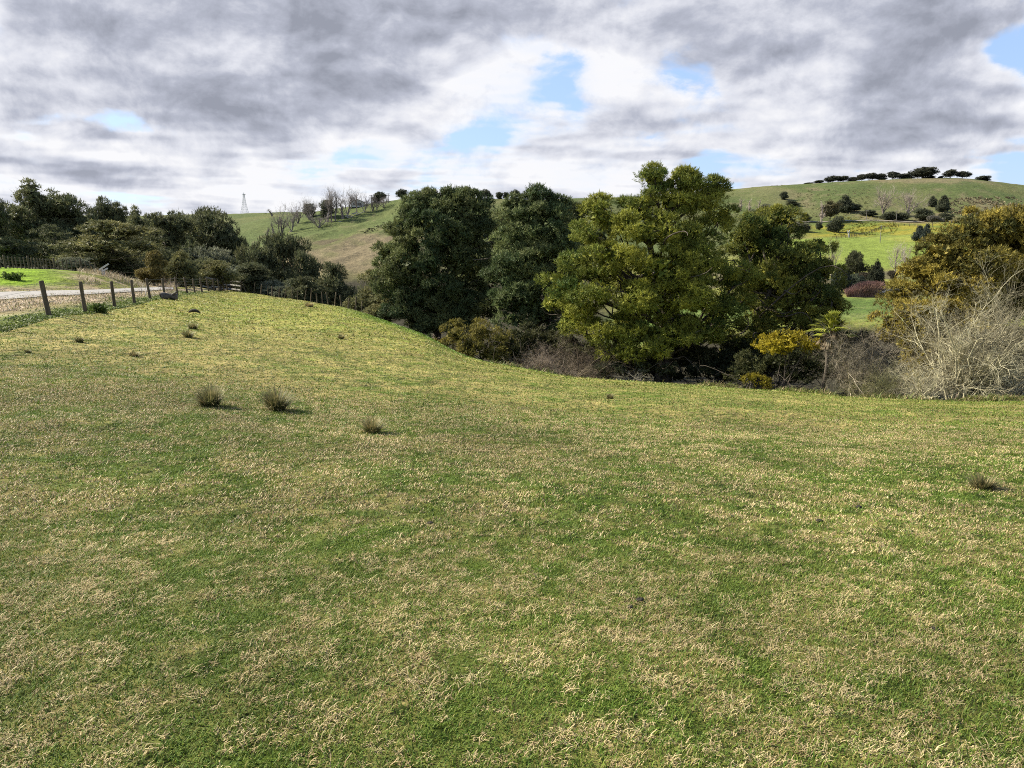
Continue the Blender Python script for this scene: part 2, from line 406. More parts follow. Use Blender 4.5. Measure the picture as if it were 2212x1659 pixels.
def ground_material():
    m, nt = nodes_of('pasture and soil'); N, L = nt.nodes, nt.links
    out = N.new('ShaderNodeOutputMaterial'); pr = N.new('ShaderNodeBsdfPrincipled')
    pr.inputs['Roughness'].default_value = .95; pr.inputs['Specular IOR Level'].default_value = .08
    a = N.new('ShaderNodeAttribute'); a.attribute_name = 'tint'
    g = N.new('ShaderNodeNewGeometry')
    cols = []
    for sc_, lo, hi in ((.35, .72, 1.3), (2.2, .78, 1.25), (14, .7, 1.35)):
        nz = N.new('ShaderNodeTexNoise'); nz.inputs['Scale'].default_value = sc_; nz.inputs['Detail'].default_value = 5
        nz.inputs['Roughness'].default_value = .65
        L.new(g.outputs['Position'], nz.inputs['Vector'])
        mr = N.new('ShaderNodeMapRange'); mr.inputs[1].default_value = .3; mr.inputs[2].default_value = .7
        mr.inputs[3].default_value = lo; mr.inputs[4].default_value = hi
        L.new(nz.outputs[0], mr.inputs[0]); cols.append((nz, mr))
    prev = a.outputs['Color']
    for nz, mr in cols:
        mu = N.new('ShaderNodeMix'); mu.data_type = 'RGBA'; mu.blend_type = 'MULTIPLY'; mu.inputs[0].default_value = 1
        L.new(prev, mu.inputs[6]); L.new(mr.outputs[0], mu.inputs[7]); prev = mu.outputs[2]
    L.new(prev, pr.inputs['Base Color'])
    b1 = N.new('ShaderNodeBump'); b1.inputs['Strength'].default_value = .9; b1.inputs['Distance'].default_value = .9
    b2 = N.new('ShaderNodeBump'); b2.inputs['Strength'].default_value = .9; b2.inputs['Distance'].default_value = .12
    L.new(cols[0][0].outputs[0], b1.inputs['Height']); L.new(cols[1][0].outputs[0], b2.inputs['Height'])
    L.new(b1.outputs[0], b2.inputs['Normal']); L.new(b2.outputs[0], pr.inputs['Normal'])
    L.new(pr.outputs[0], out.inputs[0])
    return m

def build_ground():
    ya = np.concatenate([np.linspace(-60, 0, 16)[:-1], np.linspace(0, 2, 10)[:-1], np.exp(np.linspace(math.log(2), math.log(5000), 640))])
    tt = np.concatenate([np.linspace(-2.2, -.85, 40)[:-1], np.linspace(-.85, .85, 440), np.linspace(.85, 2.2, 40)[1:]])
    TT, YY = np.meshgrid(tt, ya)
    w = np.sqrt(np.maximum(YY, 0) ** 2 + 30.0 * np.exp(-np.maximum(YY, 0) / 6) + np.where(YY < 0, YY ** 2 * .3, 0))
    X = (TT * w).ravel(); Y = YY.ravel()
    z, s = terrain(X, Y)
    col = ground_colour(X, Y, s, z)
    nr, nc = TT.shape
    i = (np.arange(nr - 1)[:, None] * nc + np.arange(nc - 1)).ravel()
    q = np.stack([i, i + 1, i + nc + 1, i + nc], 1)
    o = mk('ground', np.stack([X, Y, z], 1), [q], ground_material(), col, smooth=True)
    tag(o, kind='structure', label='rolling pasture with straw patches falling to a wooded gully and far hills', cat='ground')

build_ground()

# gravel road between the verge and the bank, and the farm track across the far hillside
M_GRAVEL = rough_mat('pale gravel', (.20, .192, .185), (.34, .33, .32), 3, (1, 1, 1), .95, .5, .03, coords='Object')
M_TRACK = rough_mat('packed clay track', (.20, .18, .15), (.30, .27, .23), .5)
def ribbon(name, t0, t1, n, fa, fb, lift, mat, label, m=6):
    t = np.linspace(t0, t1, n)
    fy, _ = features(t)
    def yy(f):
        j = int(f); u = f - j
        return fy[:, j] * (1 - u) + fy[:, j + 1] * u
    ya, yb = yy(fa), yy(fb)
    rows = [ya + (yb - ya) * k / m for k in range(m + 1)]
    Y = np.stack(rows, 0); X = t[None] * Y
    z, _ = terrain(X.ravel(), Y.ravel())
    i = (np.arange(m)[:, None] * n + np.arange(n - 1)).ravel()
    q = np.stack([i, i + 1, i + n + 1, i + n], 1)
    o = mk(name, np.stack([X.ravel(), Y.ravel(), z + lift], 1), [q], mat, smooth=True)
    return tag(o, label, 'road', kind='structure')
ribbon('gravel_road', -1.25, tpx(172), 500, 5.86, 6.97, .05, M_GRAVEL, 'grey gravel farm road between the fence and the grassy bank', 14)
ribbon('farm_track', tpx(778), tpx(1010), 160, 13.9, 13.925, .45, M_TRACK, 'thin pale track crossing the far right hillside', 2)

# ------------------------------------------------------------------ grass
_gx = np.arange(-76, 76.01, .4); _gy = np.arange(0, 110.01, .4)
_GX, _GY = np.meshgrid(_gx, _gy)
_gzv, _gsv = terrain(_GX, _GY)
_gzv = _gzv.reshape(_GX.shape); _gsv = _gsv.reshape(_GX.shape)
def near_z(x, y):
    u = np.clip((x + 76) / .4, 0, len(_gx) - 1.001); v = np.clip(y / .4, 0, len(_gy) - 1.001)
    i, j = v.astype(int), u.astype(int); fu, fv = u - j, v - i
    g = lambda A: (A[i, j] * (1 - fu) + A[i, j + 1] * fu) * (1 - fv) + (A[i + 1, j] * (1 - fu) + A[i + 1, j + 1] * fu) * fv
    return g(_gzv), g(_gsv)

def fence_x(y):
    return -8.77 - .27 * y

def scatter(n, y0, y1, rng, half=.80):
    """points spread evenly over the viewed wedge between two distances"""
    mg = 2.4 if y0 < 20 else 0.0                                # the sward goes on to either side
    k = int(n / (half * (y1 * y1 - y0 * y0)) * 2 * (half * y1 + mg) * (y1 - y0))
    y = rng.uniform(y0, y1, k); x = rng.uniform(-1, 1, k) * (half * y1 + mg)
    q = np.abs(x) < half * y + mg
    return x[q], y[q]

def blades(x, y, L, W, lean, rng, segs, curl=.5):
    """curved blades; returns V, F, root index per vertex"""
    n = len(x); z, _ = near_z(x, y)
    az = rng.uniform(0, 2 * math.pi, n); dirv = np.stack([np.cos(az), np.sin(az)], 1)
    sv = np.stack([-dirv[:, 1], dirv[:, 0]], 1)
    vs = []
    for k in range(segs + 1):
        u = k / segs
        ang = lean + curl * u
        h = L * u * np.cos(ang * u * .8 + lean * .2); r = L * u * np.sin(ang * .85)
        w = W * (1 - u) ** .7 * .5
        p = np.stack([x + dirv[:, 0] * r, y + dirv[:, 1] * r, z + h - .004], 1)
        off = np.concatenate([sv * w[:, None], np.zeros((n, 1))], 1)
        if k < segs:
            vs += [p - off, p + off]
        else:
            vs += [p]
    m = 2 * segs + 1
    V = np.stack(vs, 1).reshape(-1, 3)
    b = np.arange(n) * m
    quads = np.concatenate([np.stack([b + 2*k, b + 2*k + 1, b + 2*k + 3, b + 2*k + 2], 1) for k in range(segs - 1)]) if segs > 1 else np.zeros((0, 4), int)
    tri = np.stack([b + 2*segs - 2, b + 2*segs - 1, b + 2*segs], 1)
    return V, [quads, tri], np.repeat(np.arange(n), m)

def fade(y, y0, y1):
    """thin a band of blades out where the next one takes over"""
    a = np.ones_like(y) if y0 < 2.1 else sstep(y0, y0 * 1.6, y)
    b = np.ones_like(y) if y1 > 80 else 1 - sstep(y1 * .62, y1, y)
    return a * b

def in_field(x, y):
    _, s = near_z(x, y)
    return (x > fence_x(y) - .2) & (s < 5.25)

def build_grass():
    rng = np.random.default_rng(5)
    parts, cols = [], []
    dparts, dcols = [], []
    #            n      y0  y1   length       width        segs
    bands = ((340000, 1.8, 6.5, (.018, .042), (.0035, .006), 2),
             (420000, 4.2, 17, (.022, .05), (.006, .011), 2),
             (300000, 9, 40, (.03, .065), (.016, .032), 1),
             (170000, 24, 92, (.05, .10), (.05, .11), 1))
    for n, y0, y1, Ls, Ws, segs in bands:
        x, y = scatter(n, y0, y1, rng, .78)
        k = in_field(x, y) & (rng.random(len(x)) < fade(y, y0, y1)); x, y = x[k], y[k]
        V, Fs, idx = blades(x, y, rng.uniform(*Ls, len(x)), rng.uniform(*Ws, len(x)), rng.uniform(.1, .95, len(x)), rng, segs)
        dr = dryness(x, y)
        a = np.array([.070, .145, .016]); b = np.array([.165, .208, .030]); st = np.array([.33, .27, .10])
        f = rng.random(len(x))[:, None]
        c = a * (1 - f) + b * f
        far = sstep(14, 40, y)[:, None]
        c = c * (1 - far) + far * (np.array([.13, .19, .026]) * (1 - f) + np.array([.19, .21, .04]) * f)
        w = ((rng.random(len(x)) < .04 + (.16 + .4 * far[:, 0]) * dr) * rng.uniform(.5, 1, len(x)))[:, None]
        c = c * (1 - w) + st * w
        _, s = near_z(x, y); t = x / y
        lush = (sstep(4.6, 4.9, s) * sstep(-.25, -.17, t) * (1 - .6 * sstep(-.02, .1, t)))[:, None]
        c = c * (1 - lush) + lush * np.array([.10, .19, .016])
        c *= rng.uniform(.75, 1.25, (len(x), 1))
        parts.append((V, Fs)); cols.append(c[idx])
    V, Fs = merge(parts)
    tag(mk('grass', V, Fs, M_GRASS, np.concatenate(cols)), 'short grazed green grass covering the sloping field', 'grass', kind='stuff')
    # straw: dead curled tufts
    for nt_, per, y0, y1, Ls, Ws, rad, segs in ((6500, 34, 1.8, 6.5, (.018, .06), (.0025, .0055), .022, 3),
                                                (26000, 16, 4.2, 17, (.02, .065), (.006, .012), .035, 2),
                                                (34000, 7, 9, 44, (.04, .09), (.018, .034), .08, 1),
                                                (23000, 5, 26, 92, (.07, .14), (.06, .12), .20, 1)):
        x, y = scatter(nt_ * 2, y0, y1, rng, .78)
        k = in_field(x, y) & (rng.random(len(x)) < (.14 + (.50 + .35 * sstep(5, 14, y)) * dryness(x, y) ** 1.2) * fade(y, y0, y1))
        x, y = x[k], y[k]
        size = .3 + 1.5 * rng.random(len(x)) ** 2.2
        n = per
        xs = np.repeat(x, n) + rng.normal(0, rad, len(x) * n) * np.repeat(size, n); ys = np.repeat(y, n) + rng.normal(0, rad, len(x) * n) * np.repeat(size, n)
        V, Fs, idx = blades(xs, ys, rng.uniform(*Ls, len(xs)) * np.repeat(.55 + .45 * size, n), rng.uniform(*Ws, len(xs)), rng.uniform(.1, 1.5, len(xs)), rng, segs, 1.7)
        f = np.repeat(rng.random(len(x)), n)[:, None]
        far = sstep(10, 40, ys)[:, None]
        c = np.array([.39, .30, .15]) * (1 - f) + np.array([.58, .485, .27]) * f
        c = c * (1 - far) + far * np.array([.32, .28, .10])
        c = c * rng.uniform(.7, 1.25, (len(xs), 1))
        dparts.append((V, Fs)); dcols.append(c[idx])
    V, Fs = merge(dparts)
    tag(mk('dry_grass', V, Fs, M_GRASS, np.concatenate(dcols)), 'straw coloured dead grass tufts scattered over the field', 'dry grass', kind='stuff')

    # weeds along the foot of the fence and long dead grass on verge and bank
    n = 20000
    y = rng.uniform(12, 70, n); x = fence_x(y) - np.abs(rng.normal(0, 1.1, n)) * rng.uniform(.2, 1.3, n) + .35
    hum = sstep(.35, .7, fbm(x * .5, y * .5, 66, 3))
    V, Fs, idx = blades(x, y, rng.uniform(.04, .11, n) * (.4 + .9 * hum), rng.uniform(.03, .06, n), rng.uniform(.1, 1.1, n), rng, 2, .6)
    c = np.array([.15, .175, .035]) * (1 - hum[:, None]) + np.array([.09, .135, .025]) * hum[:, None]
    c = c * rng.uniform(.6, 1.4, (n, 1))
    tag(mk('weeds', V, Fs, M_GRASS, c[idx]), 'dark green weeds growing along the foot of the near fence', 'weeds', kind='stuff')
    n = 60000
    t = rng.uniform(-.95, -.40, n); y = rng.uniform(24, 78, n); x = t * y
    _, s = near_z(x, y)
    tall = fbm(x * .25, y * .25, 88, 3)
    lushl = sstep(7.25, 7.5, s) * (t < -.56)
    k = ((s > 5.35) & (s < 6.0)) | ((s > 7.02) & (s < 8.6) & (rng.random(n) < .25 + 1.2 * sstep(.4, .6, tall)))
    k &= ~((rng.random(n) < lushl))
    x, y, s, tall = x[k], y[k], s[k], tall[k]
    Ln = np.where(s < 6.5, rng.uniform(.06, .18, len(x)), rng.uniform(.15, .4, len(x)) * (.5 + 1.3 * sstep(.45, .65, tall)))
    V, Fs, idx = blades(x, y, Ln * 1.15, rng.uniform(.018, .04, len(x)), rng.uniform(.1, .9, len(x)), rng, 2, .5)
    f = rng.random(len(x))[:, None]
    c = np.array([.34, .26, .19]) * (1 - f) + np.array([.42, .36, .24]) * f
    g = (rng.random(len(x)) < .22)[:, None]
    c = np.where(g, np.array([.12, .14, .035]), c) * rng.uniform(.7, 1.2, (len(x), 1))
    tag(mk('verge_grass', V, Fs, M_GRASS, c[idx]), 'long pinkish dead grass on the road verge and bank', 'dry grass', kind='stuff')

def build_edge():
    """rank grass and weeds where the field meets the trees"""
    rng = np.random.default_rng(17)
    t = rng.uniform(-.03, .78, 42000); fy, _ = features(t)
    y = fy[:, 5] + rng.normal(.4, .9, len(t)); x = t * y
    clump = fbm(x * .55, y * .55, 97, 3)
    k = rng.random(len(x)) < sstep(.40, .62, clump); x, y, clump = x[k], y[k], clump[k]
    V, Fs, idx = blades(x, y, rng.uniform(.10, .38, len(x)) * (.4 + 1.2 * sstep(.45, .7, clump)), rng.uniform(.03, .06, len(x)), rng.uniform(.1, 1.0, len(x)), rng, 2, .7)
    f = rng.random(len(x))[:, None]
    c = np.array([.07, .11, .022]) * (1 - f) + np.array([.16, .17, .04]) * f
    d = (rng.random(len(x)) < .3)[:, None]
    c = np.where(d, np.array([.27, .215, .11]), c) * rng.uniform(.6, 1.3, (len(x), 1))
    tag(mk('edge_grass', V, Fs, M_GRASS, c[idx]), 'rank grass and weeds along the edge of the field under the trees', 'rank grass', kind='stuff')

build_grass()
build_edge()
# ------------------------------------------------------------------ light, sky, camera
SUN_AZ, SUN_EL = math.radians(-71), math.radians(37)      # azimuth from +Y, negative to the left
def build_world():
    w = bpy.data.worlds.new('World'); SC.world = w; w.use_nodes = True
    nt = w.node_tree; N, L = nt.nodes, nt.links; N.clear()
    out = N.new('ShaderNodeOutputWorld'); bg = N.new('ShaderNodeBackground'); bg.inputs[1].default_value = .1
    sky = N.new('ShaderNodeTexSky'); sky.sky_type = 'NISHITA'; sky.sun_disc = False
    sky.sun_elevation = SUN_EL; sky.sun_rotation = SUN_AZ % (2 * math.pi); sky.air_density = 1.0; sky.dust_density = 1.0; sky.ozone_density = 1.5
    tc = N.new('ShaderNodeTexCoord'); sep = N.new('ShaderNodeSeparateXYZ'); L.new(tc.outputs['Generated'], sep.inputs[0])
    def m(op, a, b=None, c=None, clamp=False):
        n = N.new('ShaderNodeMath'); n.operation = op; n.use_clamp = clamp
        for i, v in enumerate((a, b, c)):
            if v is None: continue
            if isinstance(v, (int, float)): n.inputs[i].default_value = v
            else: L.new(v, n.inputs[i])
        return n.outputs[0]
    def comb(x, y, z=0.0):
        n = N.new('ShaderNodeCombineXYZ')
        for i, v in enumerate((x, y, z)):
            if isinstance(v, (int, float)): n.inputs[i].default_value = v
            else: L.new(v, n.inputs[i])
        return n.outputs[0]
    def noise(vec, scale, detail=8, rough=.55, dist=0.0):
        n = N.new('ShaderNodeTexNoise'); n.inputs['Scale'].default_value = scale; n.inputs['Detail'].default_value = detail
        n.inputs['Roughness'].default_value = rough; n.inputs['Distortion'].default_value = dist
        L.new(vec, n.inputs['Vector']); return n.outputs[0]
    def ramp(x, a, b, lo=0.0, hi=1.0, kind='SMOOTHSTEP'):
        n = N.new('ShaderNodeMapRange'); n.interpolation_type = kind
        L.new(x, n.inputs[0]); n.inputs[1].default_value = a; n.inputs[2].default_value = b
        n.inputs[3].default_value = lo; n.inputs[4].default_value = hi; return n.outputs[0]
    x, y, z = sep.outputs
    zc = m('MAXIMUM', z, 0.0)
    h = m('SQRT', m('ADD', m('MULTIPLY', x, x), m('MULTIPLY', y, y)))
    v = m('DIVIDE', zc, m('MAXIMUM', h, .02)); v = m('MINIMUM', v, 6.0)
    az = m('ARCTAN2', x, y)
    u = m('TANGENT', m('MINIMUM', m('MAXIMUM', az, -1.35), 1.35))
    # the cloud layer is a slab: each level of it is met farther along the view ray
    def level(hh, dx=0.0, dy=0.0):
        k = m('DIVIDE', hh, m('ADD', zc, .075))
        return comb(m('MULTIPLY_ADD', x, k, dx), m('MULTIPLY_ADD', y, k, dy), hh * .9)
    def dens(p):
        return noise(p, CLOUD_SCALE, 3, .5, .0)
    CLOUD_SCALE = .70
    fine = noise(comb(m('MULTIPLY', u, 1.0), m('MULTIPLY', v, 1.45), 0.0), 11.0, 7, .60, .2)
    fine2 = noise(comb(m('ADD', u, -.008), m('MULTIPLY_ADD', v, 1.45, .018), 0.0), 11.0, 7, .60, .2)
    wn = N.new('ShaderNodeTexNoise'); wn.inputs['Scale'].default_value = 5.0; wn.inputs['Detail'].default_value = 4
    L.new(comb(u, m('MULTIPLY', v, 2.0), 0.0), wn.inputs['Vector'])
    wsep = N.new('ShaderNodeSeparateColor'); L.new(wn.outputs['Color'], wsep.inputs[0])
    wu = m('MULTIPLY_ADD', m('SUBTRACT', wsep.outputs[0], .5), .20, u)
    wv = m('MULTIPLY_ADD', m('SUBTRACT', wsep.outputs[1], .5), .08, v)
    masses = [  # u, v, extent u, extent v, weight, slope
        (-.47, .275, .20, .055, .20, .0), (-.47, .203, .13, .020, .13, .0), (-.19, .176, .19, .032, .19, .05),
        (-.17, .255, .13, .055, .12, .0), (.26, .290, .32, .050, .19, .14), (.47, .225, .24, .040, .15, .18),
        (.60, .165, .16, .030, .10, .1), (-.55, .115, .18, .018, .07, 0), (.20, .125, .16, .016, .07, 0),
        (-.035, .165, .07, .030, -.17, .35), (-.46, .150, .08, .022, -.22, 0), (-.20, .110, .07, .022, -.22, 0),
        (.70, .22, .09, .12, -.24, 0), (-.68, .235, .05, .04, -.2, 0), (.36, .108, .18, .024, -.09, 0), (-.03, .31, .06, .05, -.06, 0),
        (.62, .30, .05, .03, -.10, 0)]
    acc = None
    for cu, cv, eu, ev, wt, sl in masses:
        du = m('MULTIPLY', m('SUBTRACT', wu, cu), 1 / eu)
        dv_ = m('MULTIPLY', m('SUBTRACT', m('MULTIPLY_ADD', m('SUBTRACT', wu, cu), -sl, wv), cv), 1 / ev)
        g = m('EXPONENT', m('MULTIPLY', m('ADD', m('MULTIPLY', du, du), m('MULTIPLY', dv_, dv_)), -1.0))
        acc = m('MULTIPLY', g, wt) if acc is None else m('MULTIPLY_ADD', g, wt, acc)
    acc = m('MULTIPLY', acc, ramp(y, .25, .5))
    cover = m('ADD', m('MULTIPLY', acc, .55), m('ADD', m('MULTIPLY', ramp(z, .36, .60), -.14), m('MULTIPLY', ramp(y, .2, -.2), -.04)))
    cover = m('ADD', cover, ramp(v, .10, .0, 0.0, .04))
    cover = m('ADD', m('MULTIPLY_ADD', m('SUBTRACT', fine, .5), .24, cover), -.012)
    d0 = m('ADD', dens(level(1.0)), cover)
    side = m('SUBTRACT', dens(level(1.25)), dens(level(1.25, -.30, .12)))        # falls away towards the sun: lit flank
    lit = m('MULTIPLY_ADD', m('SUBTRACT', fine, fine2), 1.5, m('MULTIPLY', side, 2.0))
    thick = m('MULTIPLY_ADD', m('SUBTRACT', noise(comb(u, m('MULTIPLY', v, 2.2), 3.0), 7.0, 5, .55), .5), 1.9, ramp(d0, .47, .74, 0.0, 1.0, 'LINEAR'))
    STEPS = 11
    T = None; acc_b = None
    for i in range(STEPS):
        f = i / (STEPS - 1.0); hh = 1.0 + .75 * f
        d = m('ADD', dens(level(hh)) if i else dens(level(1.0)), cover)
        al = ramp(d, .452 + .105 * f, .520 + .105 * f)
        if i: al = m('MULTIPLY', al, .62)
        # brightness of this level: grey underside, whiter flanks and tops
        br = m('ADD', .69 + .36 * min(1.0, f * 1.7), lit)
        br = m('SUBTRACT', br, m('MULTIPLY', thick, .42 * (1 - f) + .06))
        if T is None:
            acc_b = m('MULTIPLY', al, br); T = m('SUBTRACT', 1.0, al)
        else:
            w_ = m('MULTIPLY', T, al); acc_b = m('ADD', acc_b, m('MULTIPLY', w_, br)); T = m('MULTIPLY', T, m('SUBTRACT', 1.0, al))
    mask = m('SUBTRACT', 1.0, T)
    bright = m('DIVIDE', acc_b, m('MAXIMUM', mask, .001), clamp=True)
    bright = m('ADD', bright, ramp(v, .20, .0, 0.0, .24), clamp=True)
    mask = m('MAXIMUM', mask, ramp(v, .07, .0, 0.0, .75))
    cr = N.new('ShaderNodeValToRGB'); L.new(bright, cr.inputs[0])
    e = cr.color_ramp.elements
    e[0].position = .05; e[0].color = (1.52, 1.62, 1.95, 1); e[1].position = 1; e[1].color = (4.5, 4.5, 4.62, 1)
    for pos, c in ((.38, (2.3, 2.42, 2.86)), (.7, (3.55, 3.63, 3.98))):
        q = e.new(pos); q.color = (*c, 1)
    sk = N.new('ShaderNodeMix'); sk.data_type = 'RGBA'; L.new(ramp(z, .5, .25, 0.0, .6), sk.inputs[0])      # thin high veil in the blue
    L.new(sky.outputs[0], sk.inputs[6]); sk.inputs[7].default_value = (2.1, 3.0, 4.9, 1)
    mx = N.new('ShaderNodeMix'); mx.data_type = 'RGBA'
    L.new(mask, mx.inputs[0]); L.new(sk.outputs[2], mx.inputs[6]); L.new(cr.outputs[0], mx.inputs[7])
    L.new(mx.outputs[2], bg.inputs[0]); L.new(bg.outputs[0], out.inputs[0])
    w.cycles.sampling_method = 'MANUAL'; w.cycles.sample_map_resolution = 512

build_world()
sd = bpy.data.lights.new('sun', 'SUN'); sd.energy = 5.0; sd.angle = math.radians(.5); sd.color = (1.0, .91, .73)
so = bpy.data.objects.new('sun', sd); COL.objects.link(so)
_d = Vector((math.sin(SUN_AZ) * math.cos(SUN_EL), math.cos(SUN_AZ) * math.cos(SUN_EL), math.sin(SUN_EL)))
so.rotation_euler = (-_d).to_track_quat('-Z', 'Y').to_euler(); so.location = (-30, 20, 60)

cd = bpy.data.cameras.new('camera'); cd.sensor_width = 36; cd.lens = 36 * F / 1024; cd.clip_start = .1; cd.clip_end = 12000
co = bpy.data.objects.new('camera', cd); COL.objects.link(co)
co.location = CAM; co.rotation_euler = (math.pi / 2 - TH, 0, 0)
SC.camera = co
SC.view_settings.view_transform = 'Standard'; SC.view_settings.look = 'None'; SC.view_settings.gamma = 1
SC.view_settings.exposure = 1.1
cy = SC.cycles
cy.max_bounces = 6; cy.diffuse_bounces = 3; cy.glossy_bounces = 2; cy.transmission_bounces = 3; cy.transparent_max_bounces = 4; cy.volume_bounces = 0
cy.caustics_reflective = False; cy.caustics_refractive = False
cy.use_adaptive_sampling = True; cy.adaptive_threshold = .015
cy.filter_width = 1.0; cy.use_denoising = False; cy.sample_clamp_indirect = 1.5
# ------------------------------------------------------------------ foliage and branches
def sph(n, rng):
    v = rng.normal(size=(n, 3)); return norm(v)

def crown(blobs, rng, leaf, wid, pad_r, pad_density, tufts, per, ca, cb, up=.35, fill=1.0, flat=.55, inner=True, spiky=.6, bmix=.45):
    """Foliage of many small leaf faces: blobs (n,6) centre + radii -> pads -> tufts -> leaves.
    Returns V, F, colours."""
    B = np.asarray(blobs, float)
    pc, pn = [], []
    for c0, c1, c2, r0, r1, r2 in B:
        area = 4 * math.pi * ((r0 * r1) ** 1.6 / 3 + (r0 * r2) ** 1.6 / 3 + (r1 * r2) ** 1.6 / 3) ** (1 / 1.6)
        n = max(6, int(area * pad_density))
        v = sph(n, rng); v = v[(v[:, 2] > -.55) | (rng.random(len(v)) < .45)]
        rad = np.array([r0, r1, r2])
        p = np.array([c0, c1, c2]) + v * rad * rng.uniform(.72, 1.16, (len(v), 1))
        pc.append(p); pn.append(norm(v / rad))
    pc, pn = np.concatenate(pc), np.concatenate(pn)
    inside = np.zeros(len(pc), bool)
    for b in B:
        q = ((pc - b[:3]) / b[3:]); inside |= (q * q).sum(1) < .52
    pc, pn = pc[~inside], pn[~inside]
    P = len(pc)
    pr = pad_r * rng.uniform(.55, 1.35, P)
    pmix = np.clip(bmix + .55 * (fbm(pc[:, 0] * .33 + pc[:, 1] * .2 + 50, pc[:, 2] * .4 + 9, 7, 3) - .5) * 2 + rng.normal(0, .16, P), 0, 1)
    # tufts
    n = P * tufts
    pi = np.repeat(np.arange(P), tufts)
    v = norm(rng.normal(size=(n, 3)) * .75 + .85 * pn[pi] + np.array([0, 0, .4]))
    tp = pc[pi] + v * pr[pi][:, None] * np.array([1, 1, flat]) * rng.uniform(.55, 1.08, (n, 1))
    tmix = np.clip(pmix[pi] + rng.normal(0, .13, n), 0, 1)
    # leaves
    m = n * per
    ti = np.repeat(np.arange(n), per)
    d = norm(.55 * v[ti] + spiky * rng.normal(size=(m, 3)) + np.array([0, 0, up]))
    base = tp[ti] + v[ti] * (leaf * 1.1 * rng.random((m, 1))) + rng.normal(0, leaf * .16, (m, 3))
    ln = leaf * rng.uniform(.55, 1.3, m)[:, None]
    side = norm(np.cross(d, v[ti] + np.array([0, 0, .35]) + .35 * rng.normal(size=(m, 3)))) * (wid * rng.uniform(.7, 1.3, m)[:, None] * .5)
    V = np.stack([base - side * .7, base + side * .7, base + d * ln], 1).reshape(-1, 3)
    Fc = np.arange(m * 3).reshape(-1, 3)
    col = (ca + (cb - ca) * tmix[ti][:, None]) * rng.uniform(.7, 1.3, (m, 1))
    Vs, Fs, Cs = [V], [Fc], [np.repeat(col, 3, 0)]
    if inner:
        for b in B:
            vol = (b[3] * b[4] * b[5]) ** (2 / 3)
            k1 = int(fill * 14 * vol / (leaf * leaf * 6)) + 20; k2 = int(fill * 16 * vol / (leaf * leaf * 12)) + 20; k = k1 + k2
            rr = np.concatenate([rng.uniform(.55, .82, k1), rng.uniform(.2, .6, k2)])[:, None]
            p = b[:3] + sph(k, rng) * b[3:] * rr
            d = sph(k, rng); s2 = norm(np.cross(d, sph(k, rng)))
            L2 = np.concatenate([np.full(k1, leaf * 1.3), np.full(k2, leaf * 2.6)])[:, None]
            V2 = np.stack([p - s2 * L2 * .5, p + s2 * L2 * .5, p + d * L2], 1).reshape(-1, 3)
            Vs.append(V2); Fs.append(np.arange(k * 3).reshape(-1, 3) + sum(len(q) for q in Vs[:-1]))
            mm = np.clip(bmix + rng.normal(0, .25, k), 0, 1)[:, None]
            Cs.append(np.repeat((ca + (cb - ca) * mm) * rng.uniform(.7, 1.2, (k, 1)), 3, 0))
    return np.concatenate(Vs), [np.concatenate(Fs)], np.concatenate(Cs)

def curve(p, q, r0, r1, rng, K=9, sag=0.0, wob=.08):
    p, q = np.array(p, float), np.array(q, float)
    u = np.linspace(0, 1, K)[:, None]
    L = np.linalg.norm(q - p)
    w = rng.normal(0, wob * L, (3, 3))
    off = sum(w[i] * np.sin(math.pi * (i + 1) * u) / (i + 1) for i in range(3))
    c = p + (q - p) * u + off
    c[:, 2] += sag * L * np.sin(math.pi * u[:, 0])
    return c, (r0 + (r1 - r0) * u[:, 0])

def limbs(base, blobs, rng, r=.28, lean=0.0, sides=7, dead=0, split=.35, stems=1):
    """trunk rising through the crown with a limb to every blob, as V, F"""
    B = np.asarray(blobs, float)
    top = B[np.argmax(B[:, 2] + B[:, 5] * .5), :3]
    Ps, Rs = [], []
    base = np.array(base, float)
    for s in range(stems):
        b0 = base + (rng.normal(0, .45, 3) * np.array([1, 1, 0]) if s else 0)
        tq = top if s == 0 else B[rng.integers(len(B)), :3]
        c, rr = curve(b0 - np.array([0, 0, .25]), tq, r * (1.15 if s == 0 else .7), r * .16, rng, 11, wob=.035)
        rr[0] *= 1.35
        Ps.append(c); Rs.append(rr)
    trunk = Ps[0]
    for b in B:
        hb = trunk[:, 2]
        target = b[:3] + np.array([0, 0, -b[5] * .2])
        dist = np.linalg.norm(target[:2] - base[:2])
        zt = max(base[2] + .12 * (top[2] - base[2]), target[2] - .75 * dist - split)
        k = int(np.clip(np.searchsorted(hb, zt), 1, len(hb) - 2))
        c, rr = curve(trunk[k], target, r * .52 * (1 - .06 * k), r * .08, rng, 11, sag=-.06)
        Ps.append(c); Rs.append(rr)
        for _ in range(3):
            j = rng.integers(4, 9)
            q = b[:3] + sph(1, rng)[0] * b[3:] * .95
            c2, r2 = curve(c[j], q, rr[j] * .75, r * .03, rng, 11, wob=.1)
            Ps.append(c2); Rs.append(r2)
    for _ in range(dead):
        k = rng.integers(2, 7); a = rng.uniform(0, 2 * math.pi)
        q = trunk[k] + np.array([math.cos(a), math.sin(a), rng.uniform(-.25, .45)]) * rng.uniform(2.0, 6.0)
        c, rr = curve(trunk[k], q, r * .22, r * .04, rng, 11, wob=.12)
        Ps.append(c); Rs.append(rr)
    return tubes(np.stack(Ps), np.stack(Rs), sides)

